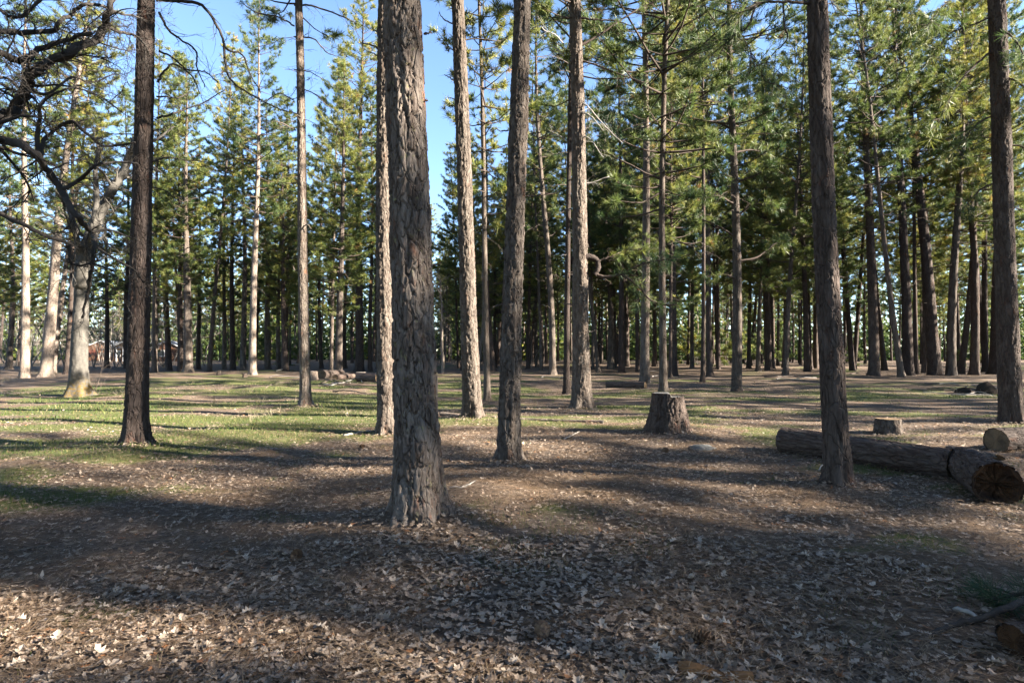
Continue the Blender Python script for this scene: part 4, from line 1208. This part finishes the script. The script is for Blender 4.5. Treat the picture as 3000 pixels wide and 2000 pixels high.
# sticks lying about
stick_thing('stick', 'short orange split stick on the litter in the right foreground', [(1408, 1258), (1430, 1255), (1458, 1252)], .012, .011, MW_ORANGE, 601)
stick_thing('stick', 'pale forked stick right of the largest trunk foot', [(1032, 1122), (1062, 1120), (1082, 1112), (1095, 1104)], .014, .006, MW_PALE, 602, 0, 3)
stick_thing('stick', 'small white stick upright in the litter below the largest trunk', [(906, 1288), (902, 1272), (900, 1262)], .010, .008, MW_PALE, 603)
stick_thing('stick', 'second small white stick below the largest trunk', [(916, 1250), (918, 1240)], .012, .010, MW_PALE, 604)
stick_thing('stick', 'long tan stick curving across the left foreground litter', [(310, 1248), (350, 1240), (390, 1230), (420, 1222)], .008, .005, MW_STICK, 605)
stick_thing('stick', 'dark straight stick on the litter at the lower right', [(1806, 1537), (1860, 1538), (1922, 1540)], .012, .010, MW_STICK, 606)
stick_thing('stick', 'dark arched twig in the right foreground litter', [(1412, 1500), (1416, 1462, .02), (1440, 1442, .02), (1480, 1440)], .006, .004, MW_STICK, 607)
stick_thing('stick', 'dark stick left of the lower middle litter', [(770, 1378), (800, 1378), (826, 1382)], .008, .006, MW_STICK, 608)
stick_thing('stick', 'dark twig in the left foreground litter', [(60, 1262), (110, 1256), (140, 1262)], .010, .006, MW_STICK, 609)
stick_thing('stick', 'dark curved branch at the lower left edge', [(0, 1368), (50, 1362), (100, 1362), (125, 1372)], .012, .008, MW_STICK, 610)
stick_thing('stick', 'dark stick right of the lower middle litter', [(1110, 1372), (1150, 1366), (1190, 1356)], .008, .006, MW_STICK, 611)
stick_thing('stick', 'bleached stick with bark in the litter below the middle trunks', [(1320, 1130), (1345, 1128), (1360, 1140)], .010, .006, MW_STICK, 612)
stick_thing('stick', 'bleached forked twig in front of the long thin pole', [(1295, 1010), (1315, 1000), (1335, 990)], .014, .008, MW_PALE, 613, 0, 2)
stick_thing('stick', 'thin pale twig leaning on the long fallen log', [(1880, 1082), (1900, 1070, .1), (1932, 1055, .18)], .008, .005, MW_PALE, 614, 0, 2)
stick_thing('stick', 'fallen sunlit branch on the grass left of the log heap', [(790, 1002), (830, 994), (862, 990)], .02, .012, MW_PALE, 615, 0, 3)
stick_thing('stick', 'crooked dark branch on the sunny ground left of the half lit pine', [(610, 888), (640, 884, .1), (676, 882)], .03, .015, MW_STICK, 616, 0, 4)
stick_thing('stick', 'dark branch on the litter behind the rusty trunk', [(765, 900), (800, 898, .08), (842, 896)], .03, .02, MW_STICK, 617, 0, 4)
# lower right corner
stick_thing('fallen_branch', 'thick bare branch reaching in across the lower right corner', [(2138, 1462), (2200, 1446, .02), (2270, 1444, .06), (2330, 1434, .1), (2420, 1415, .14)], .014, .019, MO_DARK, 620, .0, 0, None, 'branch')
stick_thing('fallen_branch', 'white peeled stick above the corner branch', [(2192, 1402), (2215, 1416, .02), (2262, 1440, .03)], .014, .010, MW_PALE, 621, .0, 0, None, 'branch')
stick_thing('fallen_branch', 'dark stick in the litter left of the white peeled stick', [(2120, 1402), (2150, 1398), (2190, 1396)], .010, .007, MW_STICK, 622, .0, 2, None, 'branch')
Ac = on_ground(2326, 1512, .09); Bc = Ac + np.array([.9, .12, .02])
log('log_chunk', 'dark squat log chunk in the lower right corner under the branch', Ac, Bc, .09, .09, MB_DARK, MC_ROT, 51, .012, .012, .05, .15)
# fallen green pine bough
base = ground_at(2275, 1392)
g = Geo(); rs = np.random.default_rng(91)
P = crv([[0, 0, .04], [.25, .03, .07], [.5, .0, .09], [.85, .08, .12]], 14); tube(g, P, np.linspace(.009, .014, 14), 6, 0, .4)
TP, TD = [], []
for k in range(44):
    i = int(rs.integers(0, 13)); d = unit(np.array([rs.uniform(-1, .3), rs.normal(0, .8), rs.uniform(-.1, .25)])); TP.append(P[i] + d * rs.uniform(.03, .16)); TD.append(d)
    sticks(g, [P[i]], [TP[-1]], .004, .003)
o = obj('pine_bough', g.mesh('pine_bough', [MW_BRANCH])); o.location = Vector([float(c) for c in base])
tag(o, 'fallen green pine bough at the right edge above the corner branch', 'branch')
h = Geo(); needles(h, TP, TD, .12, 44, .003, 0, np.clip(rs.normal(.03, .04, len(TP)), 0, .1), 1.0, True)
obj('needle_tufts', h.mesh('needle_tufts', [MN]), o)['kind'] = 'stuff'
# split slab at the bottom edge
p = ground_at(1640, 1545)
g = Geo(); V = []
for i in range(9):
    s_ = i / 8; wv = .045 * (1 - .4 * s_) + .006 * math.sin(i * 2.3)
    for (a, b) in ((-1, 0), (-.6, .022), (.5, .028), (1, .004)): V.append([s_ * .34 - .17, a * wv - s_ * .05, b + .012 * math.sin(i)])
F = [[i * 4 + j, (i + 1) * 4 + j, (i + 1) * 4 + (j + 1) % 4, i * 4 + (j + 1) % 4] for i in range(8) for j in range(4)]
g.add(V, None, F, 0, .2)
o = obj('split_wood', g.mesh('split_wood', [MW_ORANGE], False)); o.location = (p[0], p[1], p[2] + .004); o.rotation_euler = (0, 0, -.15)
tag(o, 'orange brown split wood slab at the bottom edge', 'wood')

# pine cones
def cone_mesh():
    g = Geo(); L = .085
    tube(g, [[0, 0, 0], [0, 0, L]], [.012, .004], 6, 0, .2)
    for k in range(64):
        t = k / 64; a = k * 2.39996; r = .034 * math.sin(math.pi * (.12 + .8 * t)) ** .7; z = L * t
        d = np.array([math.cos(a), math.sin(a), 0]); s_ = np.array([-d[1], d[0], 0])
        p0 = d * .008 + [0, 0, z]; p1 = d * r + [0, 0, z + .012]; wd = .008
        g.add([p0 - s_ * .004, p0 + s_ * .004, p1 + s_ * wd, p1 + d * .004 + [0, 0, .004], p1 - s_ * wd], [[0, 1, 2], [0, 2, 4], [2, 3, 4]], None, 0, .2 + .6 * (k % 5) / 4)
    return g.mesh('pine_cone', [MCONE], False)
CONE = cone_mesh()
CONES = [(688, 1279, 'dark pine cone in the litter at the left of the largest trunk'), (1592, 1876 * .784, ''), (1520, 1330, '')]
for i, (px, py, lab) in enumerate([(688, 1279, 'pine cone in the shaded litter left below the largest trunk'), (1520, 1040, 'pine cone in the sunny litter below the big stump'), (1548, 1440 * .784 + 40, ''),
        (1500, 1150, ''), (1580, 1475, 'pine cone in the lower right foreground litter'), (1250, 1475, 'pine cone in the lower middle foreground litter'), (1335, 1115, ''), (827, 1030, 'pine cone on the sunny litter left behind the largest trunk')]):
    if not lab: continue
    p = ground_at(px, py)
    o = obj('pine_cone', CONE); o.location = (p[0], p[1], p[2] + .03); o.rotation_euler = (1.4, .2, i * 1.9); s_ = 1.25; o.scale = (s_,) * 3
    tag(o, lab, 'pine cone', 'fallen pine cones')

# ------------------------------------------------------------------ cabins far off at the left
def box(g, c, s, mat=0):
    c = np.array(c, float); s = np.array(s, float) / 2
    V = np.array([[x, y, z] for x in (-1, 1) for y in (-1, 1) for z in (-1, 1)]) * s + c
    g.add(V, None, [[0, 1, 3, 2], [4, 6, 7, 5], [0, 4, 5, 1], [2, 3, 7, 6], [0, 2, 6, 4], [1, 5, 7, 3]], mat)
def boxo(name, c, s, mat, parent):
    g = Geo(); box(g, c, s); return obj(name, g.mesh(name, [mat], False), parent)
def cabin(label, px, py, wid, dep, h, rise, rot, wall, windows, door=None, porch=False, panel=None):
    p, d = foot(px, py)
    t = thing('cabin', label, 'cabin', p); t.rotation_euler = (0, 0, rot)
    g = Geo(); box(g, (0, dep / 2, h / 2), (wid, dep, h))
    g.add([[-wid / 2, 0, h], [wid / 2, 0, h], [0, 0, h + rise], [-wid / 2, dep, h], [wid / 2, dep, h], [0, dep, h + rise]], [[0, 1, 2], [4, 3, 5]])
    obj('wall', g.mesh('wall', [wall], False), t)
    g = Geo(); ov = .35
    for s_ in (-1, 1):
        x0, z0, x1, z1 = 0, h + rise + .03, s_ * (wid / 2 + ov), h - rise / (wid / 2) * ov + .03
        V = [[x0, -ov, z0], [x1, -ov, z1], [x1, dep + ov, z1], [x0, dep + ov, z0]]; V = V + [[a, b, c + .12] for a, b, c in V]
        g.add(V, None, [[0, 1, 2, 3], [7, 6, 5, 4], [0, 4, 5, 1], [1, 5, 6, 2], [2, 6, 7, 3], [3, 7, 4, 0]])
    rf = obj('roof', g.mesh('roof', [MROOF], False), t)
    g = Geo()
    for s_ in (-1, 1):
        x0, z0, x1, z1 = 0, h + rise + .0, s_ * (wid / 2 + ov), h - rise / (wid / 2) * ov
        y = -ov - .03; V = [[x0, y, z0 - .05], [x1, y, z1 - .05], [x1, y, z1 + .16], [x0, y, z0 + .16]]; V = V + [[a, b + .028, c] for a, b, c in V]
        g.add(V, None, [[0, 1, 2, 3], [7, 6, 5, 4], [0, 4, 5, 1], [1, 5, 6, 2], [2, 6, 7, 3], [3, 7, 4, 0]])
    obj('barge_board', g.mesh('barge_board', [MWHITE], False), rf)
    for (x, z, ww, hh) in windows:
        f = boxo('window', (x, -.03, z), (ww, .08, hh), MWHITE, t)
        boxo('pane', (x, -.08, z), (ww - .2, .03, hh - .2), MGLASS, f)
    if panel: boxo('wall_panel', (panel[0], -.03, panel[1]), (panel[2], .05, panel[3]), MREDPANEL, t)
    if door:
        f = boxo('door', (door[0], -.03, door[2] / 2), (door[1], .07, door[2]), MWHITE, t)
        boxo('door_panel', (door[0], -.075, door[2] * .5), (door[1] * .6, .02, door[2] * .7), MROOF, f)
    if porch:
        for x in (-wid * .3, 0, wid * .3): boxo('porch_post', (x, -1.6, h / 2), (.14, .14, h), MWHITE, t)
        boxo('porch_roof', (0, -.9, h + .02), (wid * .8, 1.7, .12), MROOF, t)
        boxo('porch_rail', (0, -1.6, .9), (wid * .7, .06, .1), MCABIN2, t)
cabin('blue roofed brown cabin right of the mossy oak', 232, 829, 6.5, 7, 2.4, 1.5, .25, MCABIN, [(1.4, 1.5, 1.1, 1.1)], None, False, (-1.6, 1.6, 1.6, 1.0))
cabin('porch cabin close left of the dark lone trunk', 283, 830, 4.4, 6, 2.5, 1.0, -.1, MCABIN2, [(-1.0, 1.4, 1.0, 1.2), (1.1, 1.4, 1.0, 1.2)], None, True)
cabin('brown cabin with white window just right of the dark lone trunk', 382, 830, 4.6, 7, 2.6, 1.1, .35, MCABIN, [(-.9, 1.5, 1.3, 1.2)], None)
cabin('tiny brown shed with a white door among the left pines', 457, 826, 2.9, 3, 1.5, .55, 0, MCABIN, [], (0, .9, 1.35))
print('things', time.time() - T0)

# ------------------------------------------------------------------ ground cover
LEAF_O = np.array([(0.012, 0), (.25, .17), (.14, .30), (.37, .45), (.17, .57), (.28, .75), (.11, .84), (.0, 1.0)])
def leaf_template():
    n = len(LEAF_O)
    mid = np.stack([np.zeros(n), LEAF_O[:, 1]], -1)
    P = np.concatenate([mid, LEAF_O, LEAF_O * [-1, 1]])
    F = []
    for i in range(n - 1):
        F.append([i, n + i, n + i + 1, i + 1]); F.append([i, i + 1, 2 * n + i + 1, 2 * n + i])
    return P, np.array(F)
LT, LF = leaf_template()
L2 = np.array([(0, 0), (.22, .2), (.12, .36), (.36, .52), (.12, .62), (.24, .84), (0, 1.0), (-.24, .84), (-.12, .62), (-.36, .52), (-.12, .36), (-.22, .2)])
L2F = np.array([[0, 1, 2, 11], [11, 2, 10, 10], [2, 3, 4, 10], [10, 4, 8, 9], [4, 5, 6, 8], [8, 6, 7, 7]])
L3 = np.array([(0, 0), (.3, .45), (0, 1.0), (-.3, .45)])

def leaf_shape(T, size, curl, cup, twist):
    """leaf points (n, m, 3) with curl along the midrib and cupped sides"""
    x = T[None, :, 0] * size[:, None]; y = (T[None, :, 1] - .5) * size[:, None]
    z = curl[:, None] * (y ** 2) / size[:, None] * 2 + cup[:, None] * (x ** 2) / size[:, None] * 3 + twist[:, None] * x * y / size[:, None] * 2
    return np.stack([x, y, z], -1)

def place(P, pos, yaw, tilt, tdir):
    n = len(P)
    c, s = np.cos(yaw)[:, None], np.sin(yaw)[:, None]
    x = P[..., 0] * c - P[..., 1] * s; y = P[..., 0] * s + P[..., 1] * c
    z = P[..., 2] + (x * np.cos(tdir)[:, None] + y * np.sin(tdir)[:, None]) * np.tan(tilt)[:, None]
    return np.stack([x + pos[:, None, 0], y + pos[:, None, 1], z + pos[:, None, 2]], -1)

def wedge(rs, n, r0, r1, half=.92):
    r = np.sqrt(rs.uniform(r0 ** 2, r1 ** 2, n)); a = rs.uniform(-half, half, n)
    return r * np.sin(a), r * np.cos(a), r

def litter():
    rs = np.random.default_rng(55); g = Geo()
    for (n, r0, r1, T, F, tri) in ((17500, 2.3, 5.0, LT, LF, False), (23000, 4.9, 9.2, L2, None, True), (52000, 9.0, 17, L3, None, True), (32000, 16.5, 32, L3, None, True)):
        x, y, r = wedge(rs, n, r0, r1)
        keep = rs.uniform(size=n) > grass_cover(x, y) * (.6 if r0 < 8 else 1.1)
        keep &= (vn2(x / 1.7, y / 1.7, 71) + vn2(x / .5, y / .5, 72) * .5 + rs.uniform(-1, 1, n) * .6) > -.75
        x, y, r = x[keep], y[keep], r[keep]; n = len(x)
        size = rs.uniform(.022, .052, n) + .04 * rs.uniform(0, 1, n) ** 2.5
        wild = rs.uniform(size=n) < .13
        pos = np.stack([x, y, height(x, y) + rs.uniform(.004, .030, n)], -1)
        P = place(leaf_shape(T * np.array([1.0, 1.0]), size, np.where(wild, rs.normal(.25, .35, n), rs.normal(.06, .16, n)), np.where(wild, rs.normal(.4, .4, n), rs.normal(.08, .22, n)), rs.normal(0, .3, n)) * np.stack([rs.uniform(.4, 1.1, n), np.ones(n), np.ones(n)], -1)[:, None], pos, rs.uniform(0, 6.28, n), np.abs(rs.normal(0, .17, n)), rs.uniform(0, 6.28, n))
        m = len(T); tint = np.clip(rs.normal(.62, .24, n), 0, .96); tint[rs.uniform(size=n) < .04] = 1.0
        b = (np.arange(n) * m)[:, None, None]
        if not tri:
            g.add(P.reshape(-1, 3), None, (b + F[None]).reshape(-1, 4), 0, np.repeat(tint, m))
        elif m == 12:
            f3 = np.array([[0, 1, 11], [1, 2, 11], [2, 10, 11], [2, 3, 4], [2, 4, 10], [4, 8, 10], [8, 9, 10], [4, 5, 6], [4, 6, 8], [6, 7, 8]])
            g.add(P.reshape(-1, 3), (b + f3[None]).reshape(-1, 3), None, 0, np.repeat(tint, m))
        else:
            g.add(P.reshape(-1, 3), (b + np.array([[0, 1, 2], [0, 2, 3]])[None]).reshape(-1, 3), None, 0, np.repeat(tint, m))
    for (fx, fy, fr) in FEET:                             # leaves drifted against the trunks
        n = 170; a = rs.uniform(0, 6.28, n); q = fr * rs.uniform(.5, 1.5, n); x, y = fx + q * np.cos(a), fy + q * np.sin(a)
        size = rs.uniform(.03, .08, n); pos = np.stack([x, y, height(x, y) + rs.uniform(.005, .035, n)], -1)
        P = place(leaf_shape(L2, size, rs.normal(.2, .3, n), rs.normal(.3, .3, n), rs.normal(0, .3, n)), pos, rs.uniform(0, 6.28, n), np.abs(rs.normal(.1, .3, n)), a + math.pi)
        f3 = np.array([[0, 1, 11], [1, 2, 11], [2, 10, 11], [2, 3, 4], [2, 4, 10], [4, 8, 10], [8, 9, 10], [4, 5, 6], [4, 6, 8], [6, 7, 8]])
        g.add(P.reshape(-1, 3), ((np.arange(n) * 12)[:, None, None] + f3[None]).reshape(-1, 3), None, 0, np.repeat(np.clip(rs.normal(.5, .25, n), 0, 1), 12))
    print('litter tris', g.tris())
    o = obj('leaf_litter', g.mesh('leaf_litter', [ML], False)); tag(o, 'dry lobed oak leaves strewn over the forest floor', None, kind='stuff')
    # the nearest leaves one by one
    meshes = []
    for k in range(6):
        P = leaf_shape(LT, np.array([.078]), rs.normal(.2, .4, 1), rs.normal(.3, .45, 1), rs.normal(0, .25, 1))[0]
        meshes.append(make_mesh('oak_leaf', P, None, LF, [ML], attrs={'tint': np.full(len(P), [.35, .5, .62, .72, .82, .92][k])}, smooth=False))
    x, y, r = wedge(rs, 300, 2.6, 5.0, .78)
    for i in range(300):
        o = obj('oak_leaf', meshes[i % 6], GROUND); s_ = rs.uniform(.75, 1.15)
        o.location = (float(x[i]), float(y[i]), float(height(x[i], y[i])) + .032); o.scale = (s_,) * 3
        o.rotation_euler = (rs.normal(0, .22), rs.normal(0, .22), rs.uniform(0, 6.28))
litter()

def fallen_needles():
    rs = np.random.default_rng(56); g = Geo()
    for (n, r0, r1, w_) in ((31000, 2.2, 7.5, .002), (17000, 7, 13, .0048)):
        x, y, r = wedge(rs, n, r0, r1)
        keep = (vn2(x / 1.3, y / 1.3, 91) + vn2(x / .4, y / .4, 92) * .6 + rs.uniform(-1, 1, n) * .5) > -.35
        x, y = x[keep], y[keep]; n = len(x)
        a = vn2(x / .5, y / .5, 93) * 2.2 + rs.normal(0, .7, n); L = rs.uniform(.10, .21, n)
        d = np.stack([np.cos(a), np.sin(a), rs.normal(0, .07, n)], -1); s_ = np.stack([-np.sin(a), np.cos(a), np.zeros(n)], -1) * w_
        p = np.stack([x, y, height(x, y) + rs.uniform(.012, .042, n)], -1)
        bend = s_ / w_ * rs.normal(0, .012, n)[:, None]
        m0, m1, m2 = p - d * L[:, None] / 2, p + bend + [0, 0, .006], p + d * L[:, None] / 2
        V = np.stack([m0 - s_, m0 + s_, m1 - s_, m1 + s_, m2 - s_ * .3, m2 + s_ * .3], 1).reshape(-1, 3)
        b = (np.arange(n) * 6)[:, None, None]
        g.add(V, None, (b + np.array([[0, 1, 3, 2], [2, 3, 5, 4]])[None]).reshape(-1, 4), 0, np.repeat(np.clip(rs.normal(.5, .25, n), 0, 1), 6))
    x, y, r = wedge(rs, 2600, 2.3, 12); a = rs.uniform(0, 6.28, 2600); L = rs.uniform(.05, .22, 2600); z = height(x, y) + .03
    d = np.stack([np.cos(a) * L, np.sin(a) * L, rs.normal(0, .012, 2600)], -1); p = np.stack([x, y, z], -1)
    sticks(g, p - d / 2, p + d / 2, rs.uniform(.0015, .0045, 2600), .0015, 1, .4)
    o = obj('fallen_needles', g.mesh('fallen_needles', [MFN, MW_STICK], False)); tag(o, 'rusty fallen pine needles scattered over the leaf litter', None, kind='stuff')
fallen_needles()

def grass():
    rs = np.random.default_rng(57); g = Geo()
    for (n, r0, r1, h0, h1, w_) in ((42000, 2.4, 8, .03, .08, .003), (70000, 7.5, 17, .03, .08, .006), (60000, 16, 34, .03, .09, .014)):
        x, y, r = wedge(rs, n, r0, r1, .86)
        c = grass_cover(x, y)
        # small separate tufts in the litter close by
        tuft = sstep(.24, .40, vn2(x / .28, y / .28, 63) * .5 + vn2(x / 1.1, y / 1.1, 64) * .5)
        keep = rs.uniform(size=n) < np.clip(c * 1.1 + tuft * (.9 if r0 < 5 else .3), 0, 1)
        x, y, c = x[keep], y[keep], c[keep]; n = len(x)
        h = rs.uniform(h0, h1, n) * (.7 + .5 * c); a = rs.uniform(0, 6.28, n); l = rs.normal(0, .55, (n, 2)) * h[:, None]
        s_ = np.stack([np.cos(a), np.sin(a), np.zeros(n)], -1) * w_ * .5
        p = np.stack([x, y, height(x, y)], -1)
        tip = p + np.stack([l[:, 0], l[:, 1], h], -1); mid = p + np.stack([l[:, 0] * .3, l[:, 1] * .3, h * .6], -1)
        V = np.stack([p - s_, p + s_, mid + s_ * .8, mid - s_ * .8, tip], 1).reshape(-1, 3); b = (np.arange(n) * 5)[:, None, None]
        tint = np.clip(rs.normal(.42, .2, n) + .18 * vn2(x / 1.5, y / 1.5, 77), 0, .8); dry = rs.uniform(size=n) < .14; tint[dry] = rs.uniform(.8, 1, dry.sum())
        g.add(V, (b + np.array([[3, 2, 4]])[None]).reshape(-1, 3), (b + np.array([[0, 1, 2, 3]])[None]).reshape(-1, 4), 0, np.repeat(tint, 5))
    print('grass tris', g.tris())
    o = obj('grass', g.mesh('grass', [MG], False)); tag(o, 'short green and straw coloured grass in patches on the forest floor', None, kind='stuff')
    # dry straw stalks
    g = Geo(); P, D = [], []
    for (px, py, n_) in [(38, 872, 14), (20, 876, 10), (550, 905, 5), (515, 900, 4), (690, 905, 4), (840, 955, 4), (300, 905, 4), (500, 930, 5), (600, 960, 5), (2440 * .784, 905, 3), (640, 925, 4), (440, 880, 4), (870, 940, 4)]:
        c = ground_at(px, py)
        for k in range(n_):
            q = c + np.array([rs.normal(0, .35), rs.normal(0, .25), 0]); q[2] = float(height(q[0], q[1])); P.append(q); D.append(unit(np.array([rs.normal(0, .35), rs.normal(0, .3), 1])))
    needles(g, P, D, .34, 9, .008, 0, rs.uniform(0, 1, len(P)), .5, True)
    o = obj('dry_grass', g.mesh('dry_grass', [MSTRAW], False)); tag(o, 'pale dry straw stalks standing in the sunny grass', None, kind='stuff')
grass()
print('done', time.time() - T0, 'tris', sum(len(m.loops) - 2 * len(m.polygons) for m in bpy.data.meshes))

# ------------------------------------------------------------------ young pines and fallen wood farther off
v = Variant(); v.H, v.zb, v.R, v.dens, v.K, v.nw = 3.4, .15, 1.25, 1.5, 22, .02; v.axis = axis_fn(.02, 1, 3.4)
SAP = crown_geo(v, np.random.default_rng(140)).mesh('crown', [MW_BRANCH, MN])
g = Geo(); tube(g, v.axis(np.linspace(-.1, 3.3, 8)), np.linspace(.05, .012, 8), 7, 0, .5, False); SAPT = g.mesh('trunk', [MB_DARK])
rs = np.random.default_rng(141)
for (px, py) in [(1652, 842), (1668, 839), (1700, 841), (1725, 838), (1745, 840), (1580, 839), (2260, 846), (2230, 842), (1800, 840), (620, 838), (690, 840), (1480, 838), (545, 840), (1960, 841), (330, 842), (60, 838)]:
    p, d = foot(px, py)
    right = px > 1176
    t = thing('pine_sapling', 'young bushy pine under the tall rows at the right' if right else 'young bushy pine under the tall rows at the left', 'tree', p, 'young pines at the right' if right else 'young pines at the left')
    s_ = rs.uniform(.7, 1.7); t.scale = (s_,) * 3; t.rotation_euler = (0, 0, rs.uniform(0, 6.28))
    obj('trunk', SAPT, t); obj('crown', SAP, t)['kind'] = 'stuff'
for i in range(26):
    x = rs.uniform(1180, 2250) if i % 3 else rs.uniform(430, 860); y = rs.uniform(846, 872)
    lab = 'thin fallen branch on the ground before the back rows at right' if i % 3 else 'thin fallen branch on the sunny ground at left'
    stick_thing('fallen_branch', lab, [(x, y), (x + rs.uniform(10, 35), y + rs.uniform(-2, 2), rs.uniform(0, .15)), (x + rs.uniform(40, 90), y + rs.uniform(-3, 4))], .032, .012, MW_PALE if i % 4 == 1 else MW_STICK, 700 + i, .0, 3,
                'far fallen branches at right' if i % 3 else 'far fallen branches at left', 'branch')
print('end', time.time() - T0, 'tris', sum(len(m.loops) - 2 * len(m.polygons) for m in bpy.data.meshes))
